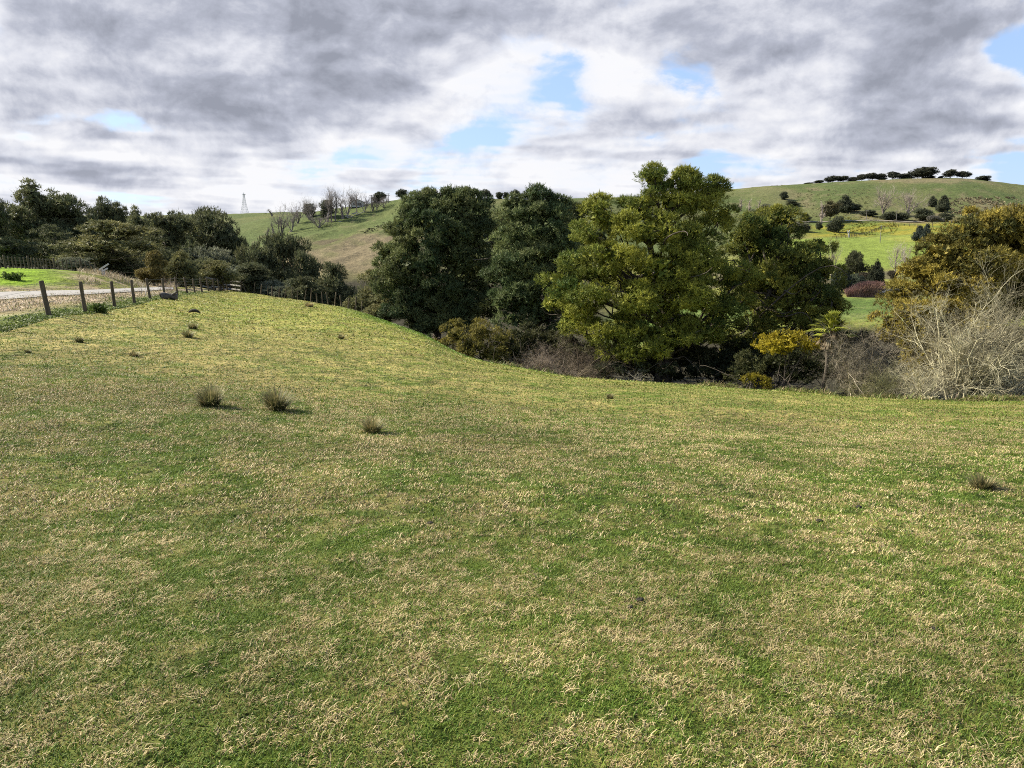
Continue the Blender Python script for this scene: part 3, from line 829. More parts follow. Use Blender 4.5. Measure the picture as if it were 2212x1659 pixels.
def branching(roots, dirs, lens, rads, levels, rng, K=5, up=.1, wander=.18):
    """vectorised bare branching; levels: (children, length factor, spread, radius factor, sides)"""
    out = []
    P0, D0, Ln, Rd = map(np.asarray, (roots, dirs, lens, rads))
    P0 = P0.astype(float); D0 = norm(D0.astype(float))
    for li in range(len(levels) + 1):
        n = len(P0)
        pts = [P0]; d = D0.copy(); p = P0.copy(); ds = [d]
        for k in range(K - 1):
            d = norm(d + wander * rng.normal(size=(n, 3)) + np.array([0, 0, up]))
            p = p + d * (Ln / (K - 1))[:, None]; pts.append(p); ds.append(d)
        P = np.stack(pts, 1); Dd = np.stack(ds, 1)
        taper = np.linspace(1, .35, K)
        Rr = Rd[:, None] * taper[None]
        sides = 6 if li == 0 else (levels[li - 1][4])
        out.append(tubes(P, Rr, sides))
        if li == len(levels): break
        ch, lf, spread, rf, _ = levels[li]
        pi = np.repeat(np.arange(n), ch)
        u = rng.uniform(.22, 1.0, len(pi)) * (K - 1)
        j = np.clip(u.astype(int), 0, K - 2); fr = (u - j)[:, None]
        np_ = P[pi, j] * (1 - fr) + P[pi, j + 1] * fr
        nd = norm(Dd[pi, j] + spread * rng.normal(size=(len(pi), 3)))
        nr = Rr[pi, j] * rf * rng.uniform(.7, 1.1, len(pi)); nl = Ln[pi] * lf * rng.uniform(.55, 1.25, len(pi))
        P0, D0, Ln, Rd = np_, nd, nl, nr
    return out

def tint_for(V, a, b, rng, scale=.7):
    f = fbm(V[:, 0] * scale + 3, V[:, 2] * scale + V[:, 1] * scale, int(rng.integers(90)), 3)
    f = sstep(.35, .65, f)[:, None]
    return np.asarray(a) * (1 - f) + np.asarray(b) * f

K3 = lambda *a: np.array(a, float)

def dblob(Y0, items, pad=.54):
    """blobs given as (x, y, rx, ry[, nearer/farther]) in picture units of the 2212 wide photograph, at distance Y0"""
    out = []
    for it in items:
        x, y, rx, ry = it[:4]; Y = Y0 + (it[4] if len(it) > 4 else 0.0)
        c = at(x / S, y / S, Y); m = mpp(Y) / S
        k = lambda r: max(r - pad, .28 * r + .1)
        out.append((c[0], c[1], c[2], k(rx * m), k(min(.75 * (rx + ry) * .5 * m + .5, 2.8)), k(ry * m * 1.06)))
    return np.array(out)

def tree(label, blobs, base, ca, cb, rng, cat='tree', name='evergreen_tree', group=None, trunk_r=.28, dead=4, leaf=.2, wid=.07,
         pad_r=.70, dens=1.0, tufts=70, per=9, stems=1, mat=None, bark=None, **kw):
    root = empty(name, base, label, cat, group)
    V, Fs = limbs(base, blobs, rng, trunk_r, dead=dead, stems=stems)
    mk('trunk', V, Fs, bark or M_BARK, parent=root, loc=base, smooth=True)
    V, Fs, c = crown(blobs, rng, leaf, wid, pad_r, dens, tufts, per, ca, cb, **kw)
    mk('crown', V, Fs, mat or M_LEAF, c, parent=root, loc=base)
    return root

def gp(px, Y):
    x = tpx(px) * Y
    return np.array([x, Y, gz(x, Y)])

# ------------------------------------------------------------------ the five large trees by the field edge
r_ = np.random.default_rng
DARKG, OLIVE = K3(.062, .105, .024), K3(.31, .31, .046)

tree('tallest dense green tree with yellow-tipped boughs at the field edge',
     dblob(51, [(1411,374,12,12),(1482,380,12,12),(1545,404,12,12),(1300,442,12,12),(1415,392,42,34),(1478,398,38,36),(1385,440,55,36,-.6),(1450,440,70,42),(1520,430,62,42,.6),(1300,468,60,36,-.8),(1268,500,36,34,-1),
                (1390,500,80,46,-1.6),(1480,510,80,50,-.8),(1560,470,40,36,1),(1255,560,50,36,-1.2),(1320,560,70,44,-2),(1420,580,80,46,-2.6),(1520,570,80,50,-1.6),
                (1215,610,50,38,-1.2),(1290,630,80,48,-2.6),(1390,650,80,50,-3.2),(1490,640,80,52,-3),(1190,655,42,34,-1),(1240,690,60,42,-2),(1320,715,70,42,-3),(1455,690,50,36,1),(1540,700,50,44,1.5),(1370,690,50,36,1.5),(1350,610,60,44,2),(1470,600,70,44,2.5),
                (1410,722,70,36,-3.6),(1500,718,70,40,-3.6),(1570,655,60,50,-1.5),(1590,600,50,40,-.5),(1340,765,42,22,-4),(1420,752,44,22,-4.6)]),
     gp(1442 / S, 48.2), DARKG, OLIVE, r_(21), trunk_r=.42, dead=22, leaf=.19, wid=.06, stems=4, bmix=.5)
tree('broad dark tree with sunlit olive tops, right shoulder of the tallest tree',
     dblob(54, [(1685,500,52,30),(1640,540,62,40),(1625,500,36,28),(1710,560,70,46,-1),(1762,530,40,30),(1640,610,60,50,-1.6),(1720,630,70,44,-2),(1775,590,46,40),
                (1800,640,44,28,-.6),(1660,690,66,42,-2.6),(1745,690,62,34,-2.2),(1600,740,60,36,-3),(1690,740,54,28,-3),(1690,620,70,60,1.5),(1645,488,54,36),(1600,525,52,50,1),(1690,470,44,30,.5),(1620,765,64,34,-1),(1720,765,56,28,-1),(1740,690,50,50,1.5),(1640,640,50,60,1.5),(1812,665,30,18,0)]),
     gp(1655 / S, 50.5), K3(.055, .088, .022), K3(.29, .275, .044), r_(22), trunk_r=.36, dead=36, leaf=.19, wid=.06, stems=3, bmix=.38)
tree('dark green rounded tree, left end of the big trees beside the green slope',
     dblob(68, [(928,428,10,12),(1008,424,10,12),(968,432,10,10),(880,462,10,12),(915,448,48,32),(968,440,46,32,-.5),(1022,440,40,28),(872,492,44,34,-.4),(945,500,80,48,-1.6),(1020,500,50,44),(838,550,36,34,-.5),(905,565,75,50,-2),(990,570,70,56,-1),
                (855,610,50,40,-1.4),(935,640,80,52,-2.4),(1010,650,46,52,-.4),(880,668,54,32,-2.6),(960,690,66,30,-3),(905,705,40,18,-3.4)]),
     gp(935 / S, 66), K3(.048, .078, .032), K3(.165, .18, .065), r_(23), trunk_r=.36, dead=10, leaf=.26, wid=.095, tufts=54, bmix=.38)
tree('tall grey-green tree between the dark rounded tree and the tallest tree',
     dblob(61, [(1158,424,10,14),(1118,442,10,12),(1206,444,10,12),(1160,440,42,28),(1120,462,40,32),(1205,462,38,30),(1160,490,66,46,-.8),(1110,520,46,44,-.6),(1195,530,56,48,-.6),(1140,570,68,48,-1.6),(1095,600,44,44,-1.4),
                (1190,600,54,46,-1),(1085,650,42,34,-2),(1140,650,60,46,-2.4),(1110,690,44,26,-2.8),(1175,680,50,40,-1.4)]),
     gp(1135 / S, 58), K3(.055, .09, .036), K3(.175, .20, .075), r_(24), trunk_r=.32, dead=8, leaf=.24, wid=.085, tufts=58, bmix=.4)
tree('bronze and olive tree standing behind the pale lichened shrubs',
     dblob(43, [(2180,475,60,34),(2125,500,50,30,-.4),(2080,500,40,26),(2230,500,60,60),(2030,545,54,36,-.3),(2110,560,70,42,-1),(2195,570,64,50,-.6),(1978,585,36,34),
                (2040,610,66,40,-1.2),(2130,640,76,50,-1.6),(2220,650,60,60,-.6),(1945,640,34,30,.2),(1990,670,56,42,-1),(2070,700,70,50,-1.6),(2170,730,70,50,-1),(2100,640,90,60,1.5),(2030,600,60,60,1.5),(2010,720,60,60,1.5),(2180,620,80,70,1.5),(1930,700,36,34,.2),
                (1965,745,46,38,-.8),(2000,800,44,34,-1),(2080,790,60,40,-1.2),(2240,760,50,50),(2190,540,80,50,1),(2140,470,60,30,.5),(2215,600,60,60,.5)], .40),
     gp(2110 / S, 42.3), K3(.065, .07, .02), K3(.33, .265, .05), r_(25), trunk_r=.34, dead=8, leaf=.18, wid=.065, stems=2, bmix=.55, dens=1.1, fill=1.6)
tree('dim tree filling the gap behind the grey-green tree',
     dblob(72, [(1240,470,34,28),(1060,500,36,40),(1235,540,40,50),(1060,580,34,60),(1240,620,40,50),(1050,660,40,40),(1285,520,40,40,-4)]),
     gp(1225 / S, 71), K3(.035, .05, .018), K3(.09, .095, .03), r_(26), trunk_r=.3, leaf=.28, wid=.11, tufts=40, bmix=.3)

# ------------------------------------------------------------------ low growth in front of the large trees
def shrub(label, Y, items, base_px, ca, cb, seed, leaf=.14, wid=.055, name='shrub', cat='shrub', trunk_r=.07, dead=8, dens=2.2, pad_r=.32, tufts=22, per=7, stems=5, **kw):
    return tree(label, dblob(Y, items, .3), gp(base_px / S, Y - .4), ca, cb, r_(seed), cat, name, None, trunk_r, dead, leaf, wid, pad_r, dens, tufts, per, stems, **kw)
shrub('rusty orange-green shrub at the foot of the grey-green tree', 50.5, [(985,722,40,30),(1035,718,42,32),(1080,735,36,28),(960,742,28,24),(1010,752,46,30,-.6),(1062,765,42,24,-.6),(1100,768,26,22)], 1040,
      K3(.075, .075, .02), K3(.25, .215, .05), 31, bmix=.6)
shrub('bright yellow flat-topped shrub left of the spiky palm-like plant', 42.6, [(1660,738,40,20),(1705,732,44,22),(1748,745,38,19),(1690,752,46,16,-.3)], 1700,
      K3(.20, .17, .016), K3(.44, .36, .028), 32, leaf=.11, trunk_r=.05, bmix=.6, flat=.5)
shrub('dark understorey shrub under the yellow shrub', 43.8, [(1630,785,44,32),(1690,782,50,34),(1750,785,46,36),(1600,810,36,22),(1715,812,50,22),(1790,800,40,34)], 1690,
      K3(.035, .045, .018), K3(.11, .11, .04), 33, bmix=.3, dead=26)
shrub('small lime yellow plant in the shade under the dark understorey', 42.2, [(1625,818,16,16),(1650,828,14,9)], 1632, K3(.10, .10, .012), K3(.24, .2, .02), 34, leaf=.1, dead=2, bmix=.6)
shrub('silver-green shrub growing against the trunk of the tallest tree', 47, [(1330,790,36,20),(1385,785,34,20),(1290,800,24,16),(1440,795,30,16)], 1360,
      K3(.035, .045, .022), K3(.12, .13, .065), 35, dead=18, bmix=.45)
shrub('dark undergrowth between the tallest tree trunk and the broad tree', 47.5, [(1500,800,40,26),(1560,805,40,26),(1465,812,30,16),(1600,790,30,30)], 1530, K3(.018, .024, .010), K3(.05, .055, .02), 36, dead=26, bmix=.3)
shrub('low dark shrub at the green slope below the dark rounded tree', 57, [(905,732,16,10),(925,738,14,8)], 912, K3(.02, .04, .01), K3(.05, .09, .02), 37, leaf=.16, dead=2)
shrub('dim bush behind the palm-like plant', 47, [(1800,740,50,40),(1870,760,60,50),(1940,800,60,40),(1840,810,60,36)], 1850, K3(.024, .028, .012), K3(.07, .065, .025), 38, leaf=.2, wid=.08, dead=10, bmix=.3)
shrub('dark bush under the bronze tree, right edge of the picture', 39.5, [(2150,820,50,34),(2215,820,50,44),(2100,835,40,20),(2260,800,50,50)], 2190, K3(.022, .024, .010), K3(.06, .055, .02), 39, leaf=.18, wid=.07, dead=24, bmix=.25)

def bare(label, base, n, spread, L, rad, levels, a, b, seed, name='bare_shrub', cat='shrub', up=.1, wander=.18, K=5, group=None, root_r=.3, lean=(0, 0, 1), mat=None):
    rng = r_(seed); root = empty(name, base, label, cat, group)
    P = np.asarray(base) + np.column_stack([rng.normal(0, root_r, n), rng.normal(0, root_r, n), np.full(n, -.1)])
    D = np.column_stack([rng.normal(0, spread, n), rng.normal(0, spread, n), np.ones(n)]) * 1.0 + (np.array(lean) - np.array([0, 0, 1]))
    prt = branching(P, D, L * rng.uniform(.6, 1.15, n), rad * rng.uniform(.6, 1.2, n), levels, rng, K, up, wander)
    V, Fs = prt[0]; V, Fs = merge(prt[:2]); mk('stems', V, Fs, mat or M_TWIG, tint_for(V, a, b, rng), parent=root, loc=base, smooth=True)
    V, Fs = merge(prt[2:]); mk('twigs', V, Fs, mat or M_TWIG, tint_for(V, a, b, rng), parent=root, loc=base)
    return root
LICHA, LICHB = K3(.24, .215, .145), K3(.50, .465, .32)
bare('tall pale lichen-covered leafless shrub with upright whippy stems', gp(2108 / S, 37.6), 22, .27, 4.9, .06, ((10, .48, .6, .6, 4), (8, .5, .75, .6, 3), (5, .55, .9, .7, 3)), LICHA, LICHB, 41, up=.07, wander=.26, root_r=.5)
bare('pale lichened leafless shrub leaning to the left of the tallest pale one', gp(2025 / S, 37.2), 11, .5, 2.5, .045, ((9, .5, .7, .6, 4), (7, .5, .8, .6, 3), (5, .55, .9, .7, 3)), LICHA, LICHB, 42, wander=.28, up=.03, lean=(-.25, 0, 1))
bare('pale lichened leafless shrub at the right edge of the picture', gp(2180 / S, 37.4), 14, .45, 4.0, .055, ((9, .5, .65, .6, 4), (7, .5, .8, .6, 3), (5, .55, .9, .7, 3)), LICHA, LICHB, 43, wander=.28, up=.05, lean=(.3, 0, 1))
bare('grey-brown rounded leafless shrub right of the palm-like plant', gp(1880 / S, 40.4), 30, .38, 3.2, .034, ((9, .5, .7, .55, 4), (8, .5, .9, .6, 3), (7, .55, 1.0, .65, 3)), K3(.19, .16, .125), K3(.33, .29, .22), 44, up=.02)
bare('low green-grey lichened shrub between the two leafless shrubs', gp(1915 / S, 39.2), 26, .7, 1.6, .025, ((9, .55, .8, .55, 3), (8, .55, .9, .6, 3), (6, .6, 1., .7, 3)), K3(.17, .17, .085), K3(.30, .29, .15), 45, up=.03)
bare('tangle of dead pinkish brush beside the rusty orange shrub', gp(1190 / S, 48.0), 24, .8, 1.9, .028, ((9, .55, .8, .55, 3), (8, .55, .9, .6, 3), (7, .6, 1., .7, 3)), K3(.27, .215, .17), K3(.42, .35, .28), 46, up=-.02, root_r=.7)
bare('tangle of dead brown brush under the left boughs of the tallest tree', gp(1255 / S, 47.0), 24, 1.0, 2.1, .028, ((9, .55, .8, .55, 3), (8, .55, .9, .6, 3), (6, .6, 1., .7, 3)), K3(.13, .10, .075), K3(.22, .18, .13), 47, up=-.04, root_r=.8)

def palm():
    base = gp(1792 / S, 41.0); rng = r_(51)
    root = empty('cabbage_palm', base, 'spiky palm-like plant with a brown dead skirt beside the yellow shrub', 'palm')
    top = at(1798 / S, 716 / S, 41.0); h = top[2] - base[2]
    c, rr = curve(base - np.array([0, 0, .2]), top, .11, .09, rng, 9, wob=.02)
    V, Fs = tubes(c[None], rr[None], 9); mk('trunk', V, Fs, M_BARK, parent=root, loc=base, smooth=True)
    def fans(n, el0, el1, L0, L1, c1, c2, droop):
        V, Fq, Cc = [], [], []
        for i in range(n):
            a = rng.uniform(0, 2 * math.pi); el = rng.uniform(el0, el1)
            d = np.array([math.cos(a) * math.cos(el), math.sin(a) * math.cos(el), math.sin(el)])
            side = norm(np.cross(d, [0, 0, 1])); L = rng.uniform(L0, L1); st = top + np.array([0, 0, rng.uniform(-.35, .1)]) + d * .1
            for k in range(-4, 5):
                dd = norm(d + side * k * .11); w = .045
                p1 = st + d * L * .35; p2 = p1 + dd * L * .4 + np.array([0, 0, -droop * L * .1]); p3 = p2 + dd * L * .3 + np.array([0, 0, -droop * L * .35])
                o = len(V) * 1
                V += [p1 - side * w * .5, p1 + side * w * .5, p2 + side * w, p2 - side * w, p3]
                Fq.append((o, o + 1, o + 2, o + 3)); Cc += [c1 + (c2 - c1) * rng.random()] * 5
        V = np.array(V); q = np.array(Fq); t = np.stack([q[:, 3], q[:, 2], q[:, 2] * 0 + q[:, 0] + 4], 1)
        return V, [q, t], np.array(Cc)
    V, Fs, c = fans(70, .15, 1.5, .8, 1.4, K3(.14, .18, .02), K3(.34, .34, .05), .5); mk('fronds', V, Fs, M_LEAF, c, parent=root, loc=base)
    V, Fs, c = fans(30, -1.2, .15, .4, .75, K3(.12, .08, .045), K3(.30, .25, .18), 1.0); mk('dead_fronds', V, Fs, M_LEAF, c, parent=root, loc=base)
palm()

# ------------------------------------------------------------------ bush at the left: prototypes 10 m tall, copied with their own sizes
def proto_blobs(kind, rng):
    b = []
    if kind == 'dome':
        for i in range(15):
            a = rng.uniform(0, 6.283); h = rng.uniform(2.2, 8.4); r = 3.9 * math.sqrt(max(.05, 1 - ((h - 3.6) / 6.2) ** 2)) * rng.uniform(.35, .85)
            b.append((r * math.cos(a), r * math.sin(a), h, rng.uniform(1.2, 1.9), rng.uniform(1.2, 1.9), rng.uniform(.9, 1.4)))
        b += [(0, 0, 8.3, 1.5, 1.5, 1.3), (.5, 0, 9.3, .8, .8, .7), (0, 0, 5, 2.4, 2.4, 2.2)]
    elif kind == 'cone':
        for h, r in ((1.6, 3.6), (3, 3.7), (4.5, 3.3), (6, 2.7), (7.4, 1.9), (8.6, 1.2), (9.3, .6)):
            n = 5 if r > 1.5 else 2
            for i in range(n):
                a = rng.uniform(0, 6.283); rr = r * .55
                b.append((rr * math.cos(a), rr * math.sin(a), h + rng.uniform(-.4, .4), r * .55, r * .55, .75))
    elif kind == 'spread':
        for i in range(13):
            a = rng.uniform(0, 6.283); h = rng.uniform(3.2, 9.2); r = rng.uniform(.8, 4.2) * (1 - .35 * (h - 3.2) / 6)
            b.append((r * math.cos(a), r * math.sin(a), h, rng.uniform(1.3, 2.1), rng.uniform(1.3, 2.1), rng.uniform(.45, .8)))
        b += [(0, 0, 9.1, 1.6, 1.6, .7)]
    elif kind == 'umbrella':
        for i in range(9):
            a = rng.uniform(0, 6.283); r = rng.uniform(.5, 4.0); h = 8.7 - .10 * r * r + rng.uniform(-.7, .3)
            b.append((r * math.cos(a), r * math.sin(a), h, rng.uniform(1.3, 2.0), rng.uniform(1.3, 2.0), rng.uniform(.7, 1.1)))
    elif kind == 'ridge':
        for i in range(11):
            a = rng.uniform(0, 6.283); r = rng.uniform(.3, 3.9); h = 6.6 - .16 * r * r + rng.uniform(-1.6, .6)
            b.append((r * math.cos(a), r * math.sin(a), h, rng.uniform(1.2, 1.8), rng.uniform(1.2, 1.8), rng.uniform(1.9, 2.8)))
    elif kind == 'mound':
        for i in range(11):
            a = rng.uniform(0, 6.283); r = rng.uniform(.4, 3.4); h = rng.uniform(2.0, 8.4) * (1 - .07 * r)
            b.append((r * math.cos(a), r * math.sin(a), h, rng.uniform(1.5, 2.2), rng.uniform(1.5, 2.2), rng.uniform(1.3, 2.0)))
    return np.array(b)

PROTO = {}
def place(kind, seed, ca, cb, label, loc, h, w, rz, group, name='evergreen_tree', cat='tree', leaf=.32, wid=.14, tufts=20, per=6, dens=.62, pad_r=.8, mat=None, trunk_r=.22, bmix=.4, flat=.6):
    key = (kind, seed)
    sc = (w / 10.0 * 1.12, w / 10.0 * 1.12, h / 10.0)
    if key not in PROTO:
        rng = r_(seed); bl = proto_blobs(kind, rng)
        root = tree(label, bl, (0, 0, 0), ca, cb, rng, cat, name, group, trunk_r, 4, leaf, wid, pad_r, dens, tufts, per, mat=mat, bmix=bmix, flat=flat)
        root.location = [float(v) for v in loc]; root.rotation_euler = (0, 0, rz); root.scale = sc
        PROTO[key] = root
        return root
    return copy_thing(PROTO[key], loc, rz, sc, label, group, cat)

BG = 'trees of the bush on the left'
D1, D2 = K3(.075, .094, .046), K3(.19, .195, .09)
E1, E2 = K3(.06, .076, .038), K3(.15, .155, .07)
W1, W2 = K3(.09, .104, .044), K3(.24, .225, .09)
SG1, SG2 = K3(.11, .13, .085), K3(.25, .26, .175)
LEFT = [  # kind, seed, colours, label, x0, x1, top, Y (photo units 2212 wide)
 ('dome', 61, E1, E2, 'dark tree cut by the left edge of the picture', -70, 34, 418, 88),
 ('dome', 62, D1, D2, 'biggest domed tree of the left bush with a sprig on its top', 10, 172, 402, 97),
 ('mound', 63, D1, D2, 'leafy tree on the right flank of the biggest domed tree', 118, 232, 438, 101),
 ('umbrella', 64, E1, E2, 'flat-topped tree with sky showing through its stems', 208, 284, 436, 112),
 ('spread', 65, W1, W2, 'layered spreading tree in front of the left bush', 150, 330, 484, 86),
 ('dome', 62, D1, D2, 'rounded tree behind the layered spreading tree', 262, 352, 458, 108),
 ('spread', 66, E1, E2, 'dark layered tree right of the rounded tree', 296, 420, 470, 103),
 ('mound', 63, D1, D2, 'low-topped tree below the far ridge, left of the round-headed tree', 345, 430, 466, 128),
 ('dome', 61, E1, E2, 'round-headed dark tree against the far ridge below the pylon', 408, 520, 456, 118),
 ('mound', 67, D1, D2, 'dark leaning tree on the right shoulder of the round-headed tree', 480, 548, 468, 121),
 ('mound', 68, SG1, SG2, 'pale silvery-green tree in the middle of the left bush', 410, 500, 512, 108),
 ('mound', 68, SG1, SG2, 'wide silvery-green bush below the round-headed tree', 440, 560, 560, 98),
 ('mound', 69, E1, E2, 'dark broad tree right of the silvery-green tree', 520, 604, 490, 108),
 ('spread', 66, E1, E2, 'dark layered tree on the lower edge of the brown hillside', 560, 660, 520, 112),
 ('dome', 70, E1, E2, 'dark bushy tree sloping down toward the gully', 610, 705, 552, 106),
 ('mound', 68, SG1, SG2, 'grey leafy bush behind the leaning posts', 560, 640, 590, 92),
 ('dome', 61, D1, D2, 'small rounded dark tree above the fence where it turns downhill', 500, 580, 570, 92),
 ('dome', 70, E1, E2, 'dark rounded tree at the gully beside the brown hillside', 676, 770, 574, 92),
 ('spread', 65, W1, W2, 'olive tree at the foot of the dark rounded tree', 760, 850, 590, 80),
 ('mound', 67, D1, D2, 'low dark tree filling the gully left of the dark rounded tree', 735, 815, 590, 104),
 ('mound', 63, E1, E2, 'shaded bush under the layered spreading tree', 215, 320, 545, 88),
 ('cone', 71, W1, W2, 'green young conifer right of the bronze sapling', 358, 418, 546, 78),
 ('spread', 65, W1, W2, 'small olive conifer beyond the last fence posts', 432, 512, 566, 84),
 ('mound', 67, E1, E2, 'dark bush between the young conifer and the silvery-green bush', 395, 460, 545, 94),
 ('mound', 68, SG1, SG2, 'pale leafy shrub at the end of the upper fence', 128, 190, 562, 80),
 ('mound', 63, E1, E2, 'dark bush filling the space below the biggest domed tree', 60, 160, 490, 92),
 ('mound', 67, E1, E2, 'dark bush behind the bronze sapling', 300, 400, 520, 98),
 ('dome', 70, E1, E2, 'dark tree low in the gully behind the leaning posts', 620, 700, 600, 88),
 ('mound', 67, E1, E2, 'shaded bush at the left end of the upper fence', -40, 70, 500, 86),
 ('spread', 65, W1, W2, 'olive bush beside the dark rounded tree at the foot of the green slope', 790, 870, 640, 70),
]
_rg = r_(99)
for kind, seed, a, b, lab, x0, x1, top, Y in LEFT:
    px = (x0 + x1) / 2 / S; g = gp(px, Y); zt = zr(top / S, Y)
    place(kind, seed, a, b, lab, g - np.array([0, 0, .2]), max(2.0, zt - g[2] + .2) * 1.02, (x1 - x0) / S * mpp(Y) * (1.25 if x0 > 330 else 1.1), _rg.uniform(0, 6.28), BG)

bt = gp(333 / S, 70)
tree('slim bronze-yellow sapling behind the fence posts', dblob(70, [(333,556,9,8),(326,570,15,8),(343,574,11,7),(336,588,15,7,-.3),(316,592,11,7),(320,604,9,5),(346,602,10,6)], .3), bt,
     K3(.10, .095, .03), K3(.25, .20, .07), r_(72), trunk_r=.09, leaf=.2, wid=.08, pad_r=.35, dens=2.6, dead=6, bmix=.6)
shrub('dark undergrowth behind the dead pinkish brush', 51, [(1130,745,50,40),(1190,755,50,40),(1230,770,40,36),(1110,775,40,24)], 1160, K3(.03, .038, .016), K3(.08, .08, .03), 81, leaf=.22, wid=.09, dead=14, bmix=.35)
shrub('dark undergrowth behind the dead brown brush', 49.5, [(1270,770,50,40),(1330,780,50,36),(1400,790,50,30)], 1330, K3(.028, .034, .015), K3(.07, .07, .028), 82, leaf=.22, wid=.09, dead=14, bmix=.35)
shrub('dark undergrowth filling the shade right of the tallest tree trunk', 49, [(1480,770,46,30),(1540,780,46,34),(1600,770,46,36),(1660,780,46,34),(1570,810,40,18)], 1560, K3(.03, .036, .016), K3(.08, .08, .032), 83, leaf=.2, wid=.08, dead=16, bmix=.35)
for i, (lab, x, Y, L, lean) in enumerate((('fallen grey branch at the field edge below the left boughs of the tallest tree', 1335, 45.6, 1.7, (1.6, -.4, .5)), ('fallen pale branch at the field edge beside the tallest tree trunk', 1395, 45.0, 1.5, (-1.5, -.3, .45)), ('thin fallen branch at the field edge under the dark understorey shrub', 1580, 42.6, 1.6, (1.8, -.2, .35)))):
    bare(lab, gp(x / S, Y), 3, .5, L, .035, ((5, .55, .6, .55, 4), (4, .6, .7, .6, 3)), K3(.20, .18, .15), K3(.36, .33, .28), 90 + i, name='fallen_branch', cat='branch', up=-.08, lean=lean)
# ------------------------------------------------------------------ left hillside: poplars, pines, house, poles, tower
def z2(x, y): return 216.3 + .1157 * x, 162.2 + .1157 * y
def z5(x, y): return 768 + .1173 * x, 151.4 + .1173 * y
def z4(x, y): return 648.8 + .1043 * x, 151.4 + .1043 * y
def zc_(x, y): return 432.5 + .1521 * x, 151.4 + .1521 * y

BPROTO = {}
def bare_far(kind, label, px, row, toprow, wpx, ymin, group, a=K3(.17, .15, .14), b=K3(.29, .262, .245), Y=None, rad=1.0):
    """leafless far tree standing on the hillside where the photograph shows its foot"""
    g = gp(px, Y) if Y else ground_hit(px, row, ymin)
    h = max(2, (row - toprow) * mpp(g[1]) + 0.0)
    if Y: h = zr(toprow, Y) - g[2]
    if kind not in BPROTO:
        rng = r_(200 + len(BPROTO)); root = empty('bare_tree', (0, 0, 0), label, 'tree', group)
        if kind.startswith('poplar'):
            P, D, L, Rd = [[0, 0, -.2]], [[0, 0, 1]], [9.6], [.22]
            prt = branching(P, D, L, Rd, ((22, .38, .62, .42, 4), (8, .5, .55, .62, 3), (6, .55, .6, .75, 3)), rng, 7, .17, .06)
        elif kind.startswith('slim'):
            P, D, L, Rd = [[0, 0, -.2]], [[0, 0, 1]], [9.8], [.2]
            prt = branching(P, D, L, Rd, ((30, .26, .35, .4, 3), (7, .5, .4, .7, 3)), rng, 7, .4, .03)
        elif kind.startswith('vase'):
            P, D, L, Rd = np.zeros((3, 3)), [[.1, 0, 1], [-.25, .1, 1], [.3, -.1, 1]], [6.2, 5.2, 5.4], [.22, .16, .16]
            prt = branching(P, D, L, Rd, ((8, .6, .5, .55, 4), (8, .5, .5, .62, 3), (6, .5, .6, .75, 3)), rng, 6, .16, .1)
        else:   # round, twiggy
            P, D, L, Rd = np.zeros((5, 3)), np.array([[.45, 0, 1], [-.4, .15, 1], [.1, .4, 1], [-.1, -.4, 1], [0, 0, 1]]), np.full(5, 5.2), np.full(5, .14)
            prt = branching(P, D, L, Rd, ((9, .55, .6, .55, 3), (7, .5, .6, .62, 3), (6, .55, .7, .75, 3)), rng, 5, .08, .14)
        V, Fs = merge(prt[:2]); mk('trunk', V, Fs, M_TWIG, tint_for(V, a * .8, b * .8, rng), parent=root, smooth=True)
        V, Fs = merge(prt[2:]); V = V.copy(); mk('twigs', V, Fs, M_TWIG, tint_for(V, a, b, rng), parent=root)
        allz = np.concatenate([np.array([v.co[:] for v in ch.data.vertices]) for ch in root.children])
        root['_h'] = float(np.percentile(allz[:, 2], 99.7)); root['_w'] = float(np.percentile(np.abs(allz[:, 0]), 97) * 2)
        BPROTO[kind] = (root, root['_h'], root['_w']); del root['_h']; del root['_w']
        first = True
    else:
        first = False
    root, H, Wd = BPROTO[kind]
    sc = (wpx * mpp(g[1]) / Wd,) * 2 + (h / H,)
    if first:
        root.location = [float(v) for v in g]; root.rotation_euler = (0, 0, 1.0); root.scale = sc; return root
    return copy_thing(root, g, _rg.uniform(0, 6.28), sc, label, group)

